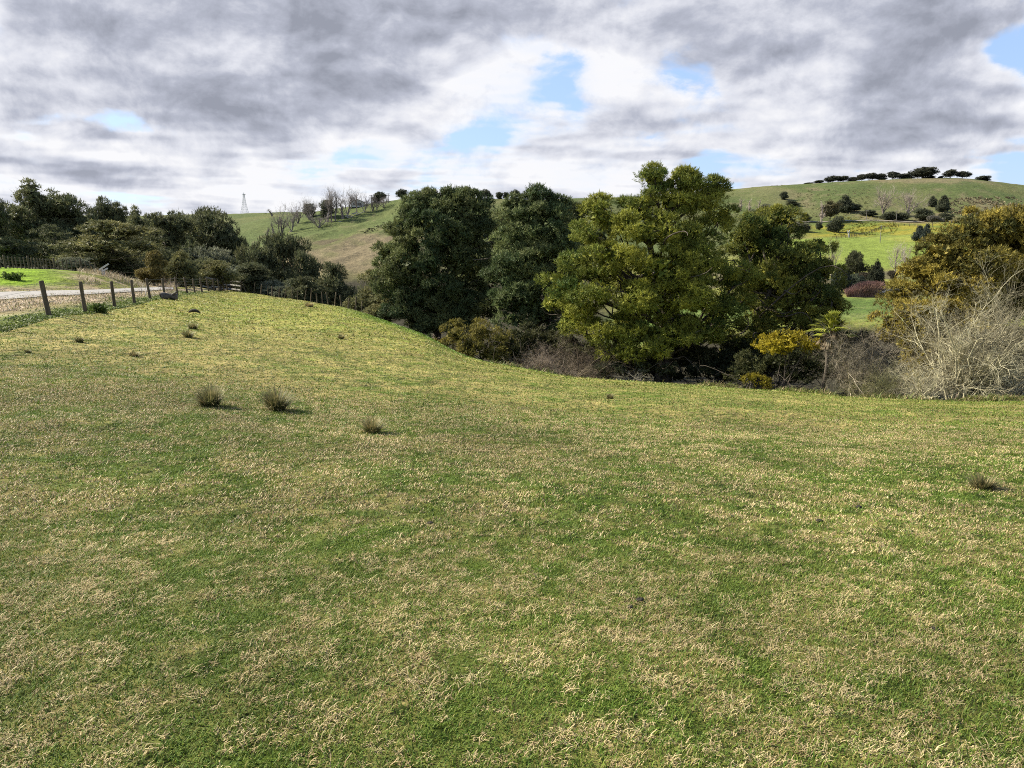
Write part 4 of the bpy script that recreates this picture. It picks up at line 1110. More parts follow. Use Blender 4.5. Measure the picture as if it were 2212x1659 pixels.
PG = 'bare trees on the left hillside'
POP = [ # kind, base x, base y, top y, width (crop units), label
 ('vase_a', 560, 640, 362, 130, 'bare grey tree at the left end of the hillside row'),
 ('vase_b', 650, 604, 352, 110, 'bare tree with a forked trunk, lowest on the green hillside'),
 ('vase_a', 705, 535, 345, 95, 'bare forked tree left of the dark twiggy thicket'),
 ('round_a', 800, 500, 290, 150, 'bare fan-shaped tree rising behind the dark twiggy thicket'),
 ('poplar_a', 965, 520, 232, 130, 'bare tall poplar, leftmost of the close white-stemmed cluster'),
 ('poplar_b', 995, 525, 226, 120, 'bare tall poplar with the thickest stem in the white-stemmed cluster'),
 ('poplar_a', 1030, 512, 238, 100, 'bare tall poplar on the right side of the white-stemmed cluster'),
 ('slim_a', 1095, 490, 320, 60, 'bare thin pale stem just right of the white-stemmed cluster'),
 ('vase_c', 1135, 478, 222, 140, 'bare wide-spreading tree standing left of the white house'),
 ('poplar_b', 1215, 455, 240, 90, 'bare open tree directly in front of the white house'),
 ('vase_b', 1280, 440, 265, 85, 'bare crooked tree just right of the white house'),
 ('vase_a', 1352, 432, 300, 70, 'bare small tree left of the round dark hillside pine'),
 ('vase_c', 1388, 426, 345, 60, 'bare stunted tree below the round dark hillside pine'),
 ('round_a', 1445, 398, 285, 130, 'bare twiggy tree overlapping the round dark hillside pine'),
 ('slim_a', 485, 470, 408, 44, 'bare faint distant tree on the skyline right of the pylon'),
 ('slim_a', 440, 640, 560, 30, 'bare dead stump leaning at the edge of the left bush'),
 ('slim_a', 482, 660, 575, 24, 'bare dead pole stump beside the lowest forked tree'),
 ('slim_a', 500, 655, 520, 26, 'bare tall dead stump nearest the lowest forked tree'),
 ('round_b', 885, 570, 440, 230, 'bare purplish twiggy thicket below the tall poplar cluster'),
]
for k, bx, by, ty, w, lab in POP:
    px, row = z2(bx, by); _, tr = z2(bx, ty)
    bare_far(k, lab, px, row, tr, w * .1157 * 1.35, 280, PG)

PN1, PN2 = K3(.05, .06, .038), K3(.105, .115, .065)
def far_tree(kind, seed, label, px, row, toprow, wpx, ymin, group, a=PN1, b=PN2, Y=None, name='evergreen_tree', cat='tree', sink=.3, **kw):
    g = gp(px, Y) if Y else ground_hit(px, row, ymin)
    h = (zr(toprow, Y) - g[2]) if Y else (row - toprow) * mpp(g[1])
    kw = {**dict(leaf=.62, wid=.36, tufts=8, per=4, dens=.8, pad_r=.75, mat=M_FARLEAF), **kw}
    return place(kind, seed, a, b, label, g - np.array([0, 0, sink]), max(1.5, h) * 1.02, wpx * mpp(g[1]), _rg.uniform(0, 6.28), group, name, cat, **kw)
HG = 'dark trees on the left hillside'
for kind, seed, bx, by, ty, w, lab in (('mound', 301, 805, 480, 360, 120, 'dark pine behind the fan-shaped bare tree'), ('mound', 301, 955, 490, 335, 130, 'dark pine behind the tall poplar cluster'),
                                       ('mound', 302, 1412, 355, 258, 125, 'round dark hillside pine on the skyline right of the house'), ('ridge', 303, 1606, 334, 238, 120, 'spreading dark pine alone on the skyline of the left hill')):
    px, row = z2(bx, by); far_tree(kind, seed, lab, px, row, z2(0, ty)[1], w * .1157, 300, HG)
for kind, seed, x, y, ty, w, lab in (('ridge', 303, 350, 330, 248, 84, 'flat-topped pine showing between the two big dark trees'), ('mound', 302, 437, 318, 264, 52, 'small round pine on the skyline above the grey-green tree'),
                                     ('mound', 301, 487, 318, 264, 40, 'small pine half hidden on the skyline above the grey-green tree'), ('ridge', 303, 545, 330, 250, 70, 'pine on the skyline almost hidden by the grey-green tree top')):
    px, row = zc_(x, y); far_tree(kind, seed, lab, px, row, zc_(0, ty)[1], w * .1521, 400, HG, Y=478)

def house():
    px, row = z2(1228, 386); g = ground_hit(px, row, 380); m = mpp(g[1])
    root = empty('farmhouse', g, 'small pale gabled house on the left hill behind bare trees', 'house')
    w, d, h = 3.6, 3.0, 2.5
    x, y, z = g; z -= .4
    ez, rz = z + .4 + h, z + .4 + h + 1.5
    V = np.array([(x-w,y-d,z),(x+w,y-d,z),(x+w,y+d,z),(x-w,y+d,z),(x-w,y-d,ez),(x+w,y-d,ez),(x+w,y+d,ez),(x-w,y+d,ez),(x,y-d,rz),(x,y+d,rz)])
    mk('wall', V, [np.array([[0,1,5,4],[1,2,6,5],[2,3,7,6],[3,0,4,7]]), np.array([[4,5,8],[6,7,9]])], M_WHITE, parent=root, loc=g)
    t = .18
    RV = []
    for sx in (-1, 1):
        RV.append(beam((x, y - d - .4, rz + .1), (x, y + d + .4, rz + .1), .3, .12))
        a = np.array([sx * (w + .5), 0, -(1.5 + .22)]); a = a / np.linalg.norm(a); b = np.array([0, 1.0, 0]); c = np.cross(a, b)
        RV.append(((x + sx * (w + .5) / 2, y, rz - .72), (math.hypot(w + .5, 1.72) / 2, d + .45, t / 2), (a, b, c)))
    V, Fs = boxes(RV[1:2] + RV[2:]); mk('roof', V, Fs, M_ROOF, parent=root, loc=g)
    for wx in (-1.6, 1.4):
        V, Fs = boxes([((x + wx, y - d - .03, z + 1.7), (.75, .05, .55))]); wo = mk('window', V, Fs, M_GLASS, parent=root, loc=g)
        V, Fs = boxes([((x + wx, y - d - .06, z + 1.7 + s * .62), (.88, .06, .06)) for s in (-1, 1)] + [((x + wx + s * .82, y - d - .06, z + 1.7), (.06, .06, .55)) for s in (-1, 0, 1)])
        mk('frame', V, Fs, M_WHITE, parent=wo, loc=g)
    V, Fs = boxes([((x - w - 1.3, y - .5, z + 2.5), (1.3, 2.2, .07)), ((x - w - 2.4, y - 2.4, z + 1.2), (.07, .07, 1.25)), ((x - w - .3, y - 2.4, z + 1.2), (.07, .07, 1.25)), ((x - w - 1.3, y - .5, z + .35), (1.3, 2.2, .08)), ((x - w - 1.3, y - 2.45, z + 1.15), (1.25, .04, .05))])
    mk('verandah', V, Fs, M_PALEWOOD, parent=root, loc=g)
house()

def pole(label, g, h, group, arms=1, thick=.16, arm=1.1):
    root = empty('power_pole', g, label, 'pole', group)
    c = np.array([[g[0], g[1], g[2] - .3], [g[0], g[1], g[2] + h]]); V, Fs = tubes(c[None], np.array([[thick, thick * .8]]), 8, True)
    mk('post', V, Fs, M_POLE, parent=root, loc=g)
    for k in range(arms):
        zz = g[2] + h - .35 - .9 * k
        V, Fs = boxes([((g[0], g[1] - thick - .06, zz), (arm, .06, .08))]); mk('crossarm', V, Fs, M_POLE, parent=root, loc=g)
        for s in (-1, 0, 1):
            V, Fs = boxes([((g[0] + s * arm * .85, g[1] - thick - .06, zz + .17), (.05, .05, .1))]); mk('insulator', V, Fs, M_STEEL, parent=root, loc=g)
PLG = 'power poles on the left hill'
for bx, by, ty, lab in ((1342, 392, 292, 'power pole left of the round dark hillside pine'), (1487, 352, 274, 'power pole right of the round dark hillside pine'), (1683, 310, 256, 'power pole on the skyline crest right of the spreading pine')):
    px, row = z2(bx, by); g = ground_hit(px, row, 300); pole(lab, g, (by - ty) * .1157 * mpp(g[1]), PLG, 2 if bx == 1487 else 1, .24)
g = gp(445.7, 470); pole('power pole rising behind the dark rounded tree top', g, zr(186.8, 470) - g[2], PLG, 1, .22)

def pylon():
    Y = 1140.0; g = gp(248.0, Y); top = zr(194.5, Y); h = top - g[2]
    root = empty('lattice_pylon', g, 'pale lattice steel tower on the far left ridge', 'pylon')
    def w(u): return 4.2 * (1 - u) ** 1.6 + 1.0
    lv = [0, .14, .27, .39, .5, .6, .69, .77, .84, .9, .95, 1]
    corner = lambda u, i: np.array([g[0] + w(u) * (1, 1, -1, -1)[i], g[1] + w(u) * (1, -1, -1, 1)[i], g[2] + u * h])
    th = .2
    for i in range(4):
        V, Fs = boxes([beam(corner(a, i), corner(b, i), th, th) for a, b in zip(lv[:-1], lv[1:])]); mk('leg', V, Fs, M_STEEL, parent=root, loc=g)
    it = []
    for a, b in zip(lv[:-1], lv[1:]):
        for i in range(4):
            j = (i + 1) % 4
            it += [beam(corner(a, i), corner(b, j), th * .6, th * .6), beam(corner(a, j), corner(b, i), th * .6, th * .6), beam(corner(b, i), corner(b, j), th * .6, th * .6)]
    V, Fs = boxes(it); mk('bracing', V, Fs, M_STEEL, parent=root, loc=g)
    V, Fs = boxes([((g[0], g[1], top + .4), (2.0, 2.0, .35)), ((g[0], g[1], top + 1.5), (.35, .35, 1.1))]); mk('head_platform', V, Fs, M_STEEL, parent=root, loc=g)
pylon()

for i, (bx, by, lab) in enumerate(((1190, 465, 'felled grey trunk lying on the slope below the white house'), (1125, 488, 'felled grey branches lying below the wide-spreading bare tree'), (635, 608, 'pale log lying beside the lowest forked bare tree'), (1062, 520, 'short pale log lying right of the tall poplars'))):
    px, row = z2(bx, by); g = ground_hit(px, row, 280); rng = r_(330 + i); L = (4.5, 3.2, 2.6, 1.6)[i]
    Ps, Rs = [], []
    for k in range((5, 6, 1, 1)[i]):
        p = g + np.array([rng.normal(0, .8 * L * .3), rng.normal(0, .3), .15 + .2 * k]); a = rng.normal(0, .5)
        q = p + np.array([L * math.cos(a), .3, L * .32 + L * .3 * math.sin(a)]) * (1 if k == 0 else .6)
        c, rr = curve(p, q, .28, .12, rng, 7, wob=.05); Ps.append(c); Rs.append(rr)
    V, Fs = tubes(np.stack(Ps), np.stack(Rs), 7)
    tag(mk('fallen_log', V, Fs, M_PALEWOOD, loc=g, smooth=True), lab, 'log', 'fallen logs on the left hillside')

# scrub dots: gorse line on the left hill, rough growth on the right hill
def scrub(name, label, pts, size, a, b, seed, per=26):
    rng = r_(seed); n = len(pts)
    idx = np.repeat(np.arange(n), per)
    d = norm(rng.normal(size=(len(idx), 3)) + np.array([0, 0, .6])); sz = size[idx] * rng.uniform(.5, 1, len(idx))
    p = pts[idx] + d * sz[:, None] * .55 * np.array([1, 1, .8])
    s2 = norm(np.cross(d, rng.normal(size=d.shape)))
    V = np.stack([p - s2 * sz[:, None] * .3, p + s2 * sz[:, None] * .3, p + d * sz[:, None] * .6], 1).reshape(-1, 3)
    c = a + (b - a) * rng.random((n, 1))[idx]
    tag(mk(name, V, [np.arange(len(V)).reshape(-1, 3)], M_FARLEAF, np.repeat(c * rng.uniform(.7, 1.3, (len(idx), 1)), 3, 0)), label, 'scrub', kind='stuff')
rng = r_(340); P = []
for _ in range(90):
    u = rng.random(); px, row = z2(1250 + 300 * u + rng.normal(0, 12), 600 - 95 * u + abs(rng.normal(0, 14))); P.append(ground_hit(px, row, 250))
scrub('scrub', 'line of dark gorse along the lower edge of the green brow on the left hill', np.array(P), rng.uniform(.3, .8, 90), K3(.05, .055, .03), K3(.10, .105, .055), 341)
P = []
for _ in range(420):
    x, y = rng.uniform(1380, 2180), rng.uniform(400, 560)
    if rng.random() < .75 - (x < 1560) * .4: P.append(ground_hit(*z5(x, y), 420))
scrub('scrub', 'rough brown scrub on the lower right hillside', np.array(P), rng.uniform(.7, 2.0, len(P)), K3(.12, .105, .065), K3(.26, .215, .135), 342)
P = []
for _ in range(420):
    x, y = rng.uniform(560, 1100), rng.uniform(560, 720)
    P.append(ground_hit(*z5(x, y), 380))
P = np.array(P); k = P[:, 1] > 396
scrub('scrub', 'yellow rushes on the sunlit knoll above the right paddock', P[k], rng.uniform(.35, .9, k.sum()), K3(.13, .14, .03), K3(.28, .25, .05), 343)
P = []
for _ in range(320):
    x, y = rng.uniform(200, 860), rng.uniform(330, 560)
    P.append(ground_hit(*z5(x, y), 440))
scrub('scrub', 'pale rush tussocks dotted over the right hillside', np.array(P), rng.uniform(.5, 1.3, len(P)), K3(.10, .115, .045), K3(.22, .20, .11), 344, 16)

# ------------------------------------------------------------------ right hill
RG = 'wind-shaped trees along the right ridge'
ridge = (('ridge', 311, 305, 306, 262, 66, 'smallest wind-shaped tree, left end of the ridge row'), ('ridge', 312, 392, 294, 240, 92, 'wind-shaped tree second from the left end of the ridge row'),
         ('ridge', 311, 505, 272, 200, 110, 'tall wind-shaped tree left of the ridge track'), ('ridge', 312, 590, 268, 202, 100, 'wind-shaped tree whose crown joins the tall one left of the ridge track'),
         ('mound', 313, 672, 254, 212, 80, 'low ridge tree in the dip between the two long crowns'), ('ridge', 311, 745, 252, 188, 90, 'broad ridge tree just left of where the track tops the ridge'),
         ('ridge', 312, 825, 248, 176, 95, 'ridge tree with sky under its arching crown above the track'), ('mound', 313, 905, 242, 184, 80, 'rounded ridge tree right of the arching crown'),
         ('ridge', 312, 1005, 238, 166, 120, 'wide ridge tree left of the highest ridge tree'), ('mound', 313, 1110, 232, 184, 116, 'low bushy ridge tree touching the highest ridge tree'),
         ('ridge', 311, 1265, 226, 126, 210, 'highest and widest dark tree on the right ridge'), ('ridge', 312, 1485, 216, 146, 110, 'upright half of the lone pair of ridge trees'),
         ('ridge', 311, 1580, 217, 162, 110, 'wind-swept half of the lone pair of ridge trees'), ('mound', 313, 1318, 240, 202, 80, 'dark shrub at the foot of the highest ridge tree'),
         ('mound', 313, 1400, 222, 204, 44, 'small dark shrub between the highest ridge tree and the lone pair'), ('mound', 314, 1768, 232, 203, 108, 'flat clipped bush alone at the right end of the ridge'))
for kind, seed, bx, by, ty, w, lab in ridge:
    px, row = z5(bx, by); Y = 686
    far_tree(kind, seed, lab, px, row, z5(0, ty)[1], w * .1173, 500, RG, a=K3(.04, .045, .034), b=K3(.08, .085, .055), Y=Y, leaf=.7, wid=.42, sink=.5)
MG = 'trees and bushes on the right hillside'
GB1, GB2 = K3(.07, .078, .055), K3(.16, .16, .115)
for kind, seed, px, row, tr, w, a, b, lab in (
    ('mound', 301, *z5(132, 418), z5(0, 348)[1], 66 * .1173, PN1, PN2, 'single dark round tree on the open right hillside'),
    ('mound', 321, *z5(190, 470), z5(0, 425)[1], 120 * .1173, PN1, PN2, 'dark bush in the fold below the single round tree'),
    ('mound', 322, *z4(1130, 620), z4(0, 515)[1], 170 * .1043, GB1, GB2, 'grey leafy tree above the broad tree, under the fold'),
    ('mound', 322, *z4(990, 690), z4(0, 570)[1], 190 * .1043, GB1, GB2, 'grey leafy tree directly behind the top of the broad tree'),
    ('mound', 321, *z4(1480, 680), z4(0, 600)[1], 110 * .1043, PN1, PN2, 'small dark tree standing on the far track'),
    ('mound', 322, *z4(1450, 770), z4(0, 670)[1], 210 * .1043, GB1, GB2, 'wide grey bush below the far track'),
    ('cone', 323, *z5(650, 520), z5(0, 392)[1], 150 * .1173, PN1, PN2, 'dark pointed conifer above the track on the right hill'),
    ('mound', 321, *z5(735, 510), z5(0, 448)[1], 110 * .1173, PN1, PN2, 'dark bush on the right side of the pointed conifer'),
    ('spread', 324, *z5(520, 600), z5(0, 445)[1], 150 * .1173, K3(.06, .058, .03), K3(.14, .125, .06), 'brownish tree left of the dark pointed conifer'),
    ('mound', 321, *z5(600, 690), z5(0, 560)[1], 130 * .1173, PN1, PN2, 'dark bush at the corner of the bright paddock'),
    ('mound', 321, *z5(545, 690), z5(0, 610)[1], 90 * .1173, PN1, PN2, 'low dark bush left of the paddock corner'),
    ('mound', 321, *z5(430, 670), z5(0, 600)[1], 60 * .1173, PN1, PN2, 'small dark bush beside the slim pale poplar'),
    ('mound', 321, *z5(1050, 585), z5(0, 515)[1], 150 * .1173, PN1, PN2, 'dark hedge bush beneath the pair of bare trees'),
    ('mound', 321, *z5(1150, 590), z5(0, 525)[1], 140 * .1173, PN1, PN2, 'dark hedge bush beneath the pinkish bare tree'),
    ('mound', 321, *z5(1300, 595), z5(0, 495)[1], 180 * .1173, PN1, PN2, 'large dark green shrub right of the pinkish bare tree'),
    ('mound', 321, *z5(1500, 600), z5(0, 530)[1], 130 * .1173, PN1, PN2, 'dark brown shrub behind the round grey tree'),
    ('mound', 321, *z5(860, 555), z5(0, 500)[1], 150 * .1173, K3(.055, .045, .035), K3(.10, .085, .065), 'brown thicket right of the pointed conifer'),
    ('umbrella', 325, *z5(1410, 668), z5(0, 555)[1], 116 * .1173, K3(.07, .068, .06), K3(.13, .125, .105), 'round grey tree with a bare stem beside the farm track'),
    ('cone', 323, *z5(1400, 475), z5(0, 394)[1], 74 * .1173, PN1, PN2, 'small dark conifer, left of a pair above the round grey tree'),
    ('cone', 323, *z5(1492, 515), z5(0, 390)[1], 110 * .1173, PN1, PN2, 'larger dark conifer of the pair above the round grey tree'),
    ('cone', 326, *z5(1286, 765), z5(0, 645)[1], 110 * .1173, K3(.03, .042, .036), K3(.07, .088, .07), 'bluish conifer just left of the bronze tree top'),
    ('cone', 326, *z5(1348, 770), z5(0, 628)[1], 90 * .1173, K3(.03, .042, .036), K3(.07, .088, .07), 'taller bluish conifer touching the bronze tree top')):
    far_tree(kind, seed, lab, px, row, tr, w, 300, MG, a, b, name='bush' if 'bush' in lab or 'shrub' in lab or 'thicket' in lab else 'evergreen_tree', cat='bush' if 'bush' in lab or 'shrub' in lab or 'thicket' in lab else 'tree')
VG = 'trees on the right valley floor'
for kind, seed, bx, by, ty, w, a, b, lab, Y in (
    ('spread', 327, 742, 1080, 850, 165, K3(.045, .052, .026), K3(.10, .105, .05), 'open layered pine in front of the bright paddock', 192),
    ('mound', 328, 750, 1150, 1030, 190, K3(.035, .048, .034), K3(.08, .10, .065), 'blue-green bush at the foot of the layered pine', 184),
    ('cone', 329, 925, 1110, 932, 150, K3(.028, .034, .02), K3(.06, .066, .036), 'dense dark cone-shaped tree beside the layered pine', 188),
    ('mound', 330, 1070, 1070, 990, 80, K3(.05, .042, .028), K3(.09, .075, .05), 'small brown shrub under the large bare poplar', 215),
    ('mound', 330, 830, 1070, 1000, 130, K3(.06, .052, .035), K3(.12, .10, .07), 'brown shrub between the layered pine and the cone-shaped tree', 205),
    ('mound', 328, 620, 1110, 960, 160, K3(.04, .05, .03), K3(.09, .10, .055), 'green bush next to the right edge of the broad tree', 180)):
    px, row = z5(bx, by); far_tree(kind, seed, lab, px, row, z5(0, ty)[1], w * .1173, 120, VG, a, b, Y=Y, leaf=.42, wid=.2, tufts=13, per=5, dens=1.0,
                                   name='bush' if 'bush' in lab or 'shrub' in lab else 'evergreen_tree', cat='bush' if 'bush' in lab or 'shrub' in lab else 'tree')
TG = 'bare trees on the right hillside'
PK1, PK2 = K3(.24, .20, .17), K3(.38, .33, .29)
for k, (px, row), tr, w, lab, Y in (
    ('round_c', z5(980, 545), z5(0, 290)[1], 200 * .1173, 'large bare fan-shaped tree above the farm track, left of a pair', None),
    ('round_d', z5(1195, 552), z5(0, 318)[1], 190 * .1173, 'pinkish bare tree, right of the pair above the farm track', None),
    ('slim_b', z4(880, 575), z4(0, 450)[1], 50 * .1043, 'faint slim poplar nearest the top of the tallest tree', None),
    ('slim_b', z4(960, 590), z4(0, 452)[1], 50 * .1043, 'faint slim poplar in the middle of three', None),
    ('slim_b', z4(1050, 630), z4(0, 462)[1], 56 * .1043, 'slim pale poplar on the right of three', None),
    ('slim_b', z4(1655, 705), z4(0, 490)[1], 56 * .1043, 'slim brownish poplar beside the brownish tree', None),
    ('slim_c', z5(455, 590), z5(0, 440)[1], 40 * .1173, 'thin pale poplar stem left of the brownish tree', None),
    ('round_e', z4(1200, 372), z4(0, 318)[1], 190 * .1043, 'distant bare treetops showing over the dip in the ridge', 712),
    ('poplar_c', z5(1080, 1055), z5(0, 745)[1], 230 * .1173, 'large bare poplar with a dark trunk in front of the bright paddock', 215),
    ('round_f', z5(1165, 1010), z5(0, 770)[1], 120 * .1173, 'pale bare tree between the dark-trunked poplar and the bronze tree', 230),
    ('round_f', z5(540, 985), z5(0, 715)[1], 130 * .1173, 'pale bare tree against the right edge of the broad tree', 225)):
    bare_far(k, lab, px, row, tr, w, 300, TG, PK1, PK2, Y)
# poles
for (px, row), tr, lab, ymin in ((z5(1092, 602), z5(0, 512)[1], 'pale power pole beside the far track under the pinkish bare tree', 380), (z5(838, 590), z5(0, 512)[1], 'dark power pole left of the large fan-shaped bare tree', 380),
                                 (z5(955, 785), z5(0, 640)[1], 'thin power pole standing in the bright paddock', 260)):
    g = ground_hit(px, row, ymin); pole(lab, g, (row - tr) * mpp(g[1]), 'power poles on the right hillside', 1, .15, .8)
g = ground_hit(*z5(690, 735), 300); c = np.array([[g[0], g[1], g[2] - .3], [g[0] - .3, g[1], g[2] + 2], [g[0] + .1, g[1], g[2] + 3.6]]); rngs = r_(350)
c2 = np.array([[g[0] - .3, g[1], g[2] + 2], [g[0] - .9, g[1], g[2] + 2.8], [g[0] - 1.1, g[1], g[2] + 3.5]])
V, Fs = tubes(np.stack([c, c2]), np.array([[.45, .38, .2], [.25, .2, .1]]), 8, True); tag(mk('tree_stump', V, Fs, M_PALEWOOD, loc=g, smooth=True), 'pale forked dead trunk on the upper edge of the bright paddock', 'stump')
# paddock fence line above the bright paddock
pts = [ground_hit(*z5(x, y), 330) for x, y in ((545, 748), (690, 737), (800, 712), (900, 686), (980, 658), (1060, 642), (1160, 636), (1260, 645), (1330, 660))]
root = empty('paddock_fence', pts[0], 'dark fence line along the upper edge of the bright paddock', 'fence')
P = np.array(pts); seg = np.linalg.norm(np.diff(P, axis=0), axis=1).cumsum(); seg = np.insert(seg, 0, 0); q = np.arange(0, seg[-1], 3.2)
xs, ys = np.interp(q, seg, P[:, 0]), np.interp(q, seg, P[:, 1]); zs = terrain(xs, ys)[0]
for x, y, z in list(zip(xs, ys, zs))[:100]:
    V, Fs = boxes([((x, y, z + .5), (.11, .11, .75))]); mk('post', V, Fs, M_POST, parent=root, loc=pts[0])
for k in range(3):
    V, Fs = tubes(np.stack([xs, ys, zs + .35 + .35 * k], 1)[None], np.full((1, len(xs)), .05), 4); mk('wire', V, Fs, M_POST, parent=root, loc=pts[0])
# reddish hedge on the valley floor, with a fallen trunk beside it
def hedge():
    g0 = gp(z5(700, 1240)[0], 172); rng = r_(360)
    root = empty('hedge', g0, 'low reddish-brown twiggy hedge on the valley floor', 'hedge')
    n = 5200; u = rng.random(n); px = 768 + .1173 * (690 + 260 * u); Y = 170 + rng.uniform(0, 8, n)
    x = tpx(px) * Y; z, _ = terrain(x, Y); h = (1.2 + 2.1 * sstep(0, .7, u)) * rng.uniform(.6, 1, n) * .8 + .5
    d = np.column_stack([rng.normal(0, .3, n), rng.normal(0, .3, n), np.ones(n)]) * h[:, None]
    p = np.stack([x, Y, z], 1); c = np.stack([p, p + d * .5 + rng.normal(0, .1, (n, 3)), p + d], 1)
    V, Fs = tubes(c, np.tile([.05, .04, .02], (n, 1)), 3); mk('twigs', V, Fs, M_TWIG, tint_for(V, K3(.15, .085, .07), K3(.24, .15, .125), rng), parent=root, loc=g0)
hedge()
g = gp(z5(935, 1150)[0], 178); rng = r_(361); Ps, Rs = [], []
for p, q, r0 in (((-.8, 0, .2), (9, 2, 2.6), .28), ((-.8, 0, .3), (-2.6, -.5, 2.2), .2), ((-.8, 0, .3), (-1.2, -.6, 2.8), .18), ((-.5, 0, .3), (.4, -1, 1.6), .2)):
    c, rr = curve(g + np.array(p), g + np.array(q), r0, r0 * .5, rng, 9, wob=.04); Ps.append(c); Rs.append(rr)
V, Fs = tubes(np.stack(Ps), np.stack(Rs), 8); tag(mk('fallen_tree', V, Fs, M_PALEWOOD, loc=g, smooth=True), 'pale fallen trunk with upturned roots right of the reddish hedge', 'fallen tree')
# ------------------------------------------------------------------ fences
def post_mesh(p, h, r, lean, rng, sides=9):
    """slightly uneven round timber post with a chamfered top"""
    u = np.array([-.25, 0, .2, .5, .8, .97, 1.0]); K = len(u)
    c = np.stack([p + np.array([lean[0] * t * h, lean[1] * t * h, t * h]) for t in u])[None]
    rr = r * np.array([1.05, 1.04, 1.0, .97, .95, .93, .72]) * rng.uniform(.96, 1.04, K)
    V, Fs = tubes(c, rr[None], sides, True)
    V = V + rng.normal(0, r * .03, V.shape)
    return V, Fs

def fence(name, label, pts, hs, rs, leans, wires, seed, wire_r=.004, sag=.0):
    rng = r_(seed); root = empty(name, pts[0], label, 'fence')
    for p, h, r, ln in zip(pts, hs, rs, leans):
        V, Fs = post_mesh(p, h, r, ln, rng); mk('post', V, Fs, M_POST, parent=root, loc=pts[0], smooth=True)
    P = np.array(pts)
    for f in wires:
        w = P + np.array([[l[0] * h * f, l[1] * h * f - r, h * f] for h, r, l in zip(hs, rs, leans)])
        V, Fs = tubes(w[None], np.full((1, len(w)), wire_r), 5); mk('wire', V, Fs, M_WIRE, parent=root, loc=pts[0])
    return root

ys = [17.0, 21.6, 26.4, 30.8, 35.7, 39.9, 44.1, 48.8, 53.7, 58.3, 62.5, 66.9, 71.6, 76.3, 80.8, 85.6, 89.5]
xs = [fence_x(y) for y in ys]
pts = [np.array([x, y, gz(x, y)]) for x, y in zip(xs, ys)]
rg = r_(400)
leans = [(-.10 + .012 * i * (i < 5) + rg.normal(0, .02), rg.normal(0, .02)) for i in range(len(ys))]
leans[2] = (-.13, 0); leans[3] = (-.07, 0); leans[4] = (-.06, 0); leans[5] = (-.06, 0)
fence('wire_fence', 'weathered post and wire fence running from the left edge along the field', pts, [1.2] * len(ys), [.085, .085, .085] + [.075] * 14, leans, (.2, .4, .58, .76, .93), 401)

# leaning posts of the old fence beyond the brow, going down to the gully
xx = (515, 528, 545, 560, 575, 585, 600, 612, 628, 640, 655, 668, 682, 694, 707, 720, 735, 750, 765, 778)
ptsb, hb = [], []
for i, x in enumerate(xx):
    px = x / S; t = tpx(px)
    fy, _ = features(np.array([t])); Y = float(fy[0, 5] + 1.2)
    X = t * Y; ptsb.append(np.array([X, Y, gz(X, Y)])); hb.append(rg.uniform(.85, 1.3))
fence('old_fence', 'old grey fence of leaning posts along the far brow of the field', ptsb, hb, [rg.uniform(.035, .07) for _ in xx], [(.22 + rg.normal(0, .15) if i < 3 else rg.normal(.04, .10), 0) for i in range(len(xx))], (), 402)
# upper fence with battens beyond the bank
zx = (-60, -20, 20, 115, 195, 265, 335, 415, 490, 570, 630, 690, 750, 805, 860, 915, 985, 1060, 1140, 1220, 1300, 1390, 1480, 1570, 1660, 1750, 1840)
ptsc, hc, rc = [], [], []
for x in zx:
    px = .05215 * x; Y = 70 + x * .004; X = tpx(px) * Y; ptsc.append(np.array([X, Y, gz(X, Y)])); big = x in (115, 570, 1060, 1570)
    hc.append(1.22 if big else 1.08); rc.append(.10 if big else .055)
fence('batten_fence', 'dark batten fence in front of the left bush above the green bank', ptsc, hc, rc, [(-.08, 0)] * len(zx), (.2, .45, .7, .92), 403)

def rail_fence():
    """wooden yard rails at the end of the wire fence"""
    pr = [(.1537 * x + 400) / 2.7744 for x in (1040, 1210, 1390, 1540, 1580, 1730)]
    Ys = [92, 92.2, 92.4, 92.6, 91.5, 90]; P = []
    for px, Y in zip(pr, Ys):
        x = tpx(px) * Y; P.append(np.array([x, Y, gz(x, Y)]))
    root = empty('rail_fence', P[0], 'pale timber yard rails at the far end of the wire fence', 'fence')
    for p in P:
        V, Fs = boxes([(p + np.array([0, 0, .6]), (.09, .09, .85))]); mk('post', V, Fs, M_POST, parent=root, loc=P[0])
    for a, b in zip(P[:-1], P[1:]):
        for hh in (.35, .8, 1.28):
            o = np.array([0, -.115, hh + .05 * rg.normal()]); V, Fs = boxes([beam(a + o, b + o, .05, .15)]); mk('rail', V, Fs, M_PALEWOOD, parent=root, loc=P[0])
rail_fence()

# pale planks in the dead grass on the bank
for i, (px, row, dx, dz, lab) in enumerate(((103.9, 266.8, .40, .24, 'white plank leaning up out of the dead grass on the bank'), (105.0, 269.8, .22, .12, 'short pale board below the leaning white plank'))):
    Y = 63.0; p = at(px, row, Y)
    root = tag(mk('plank', *boxes([beam(p - np.array([dx, 0, dz]), p + np.array([dx, 0, dz]),   .05, .13), beam(p - np.array([dx * .5, -.06, dz * .5 + .7]), p - np.array([dx * .5, -.06, dz * .5 - .05]), .08, .08)]), M_WHITE, loc=p), lab, 'plank')

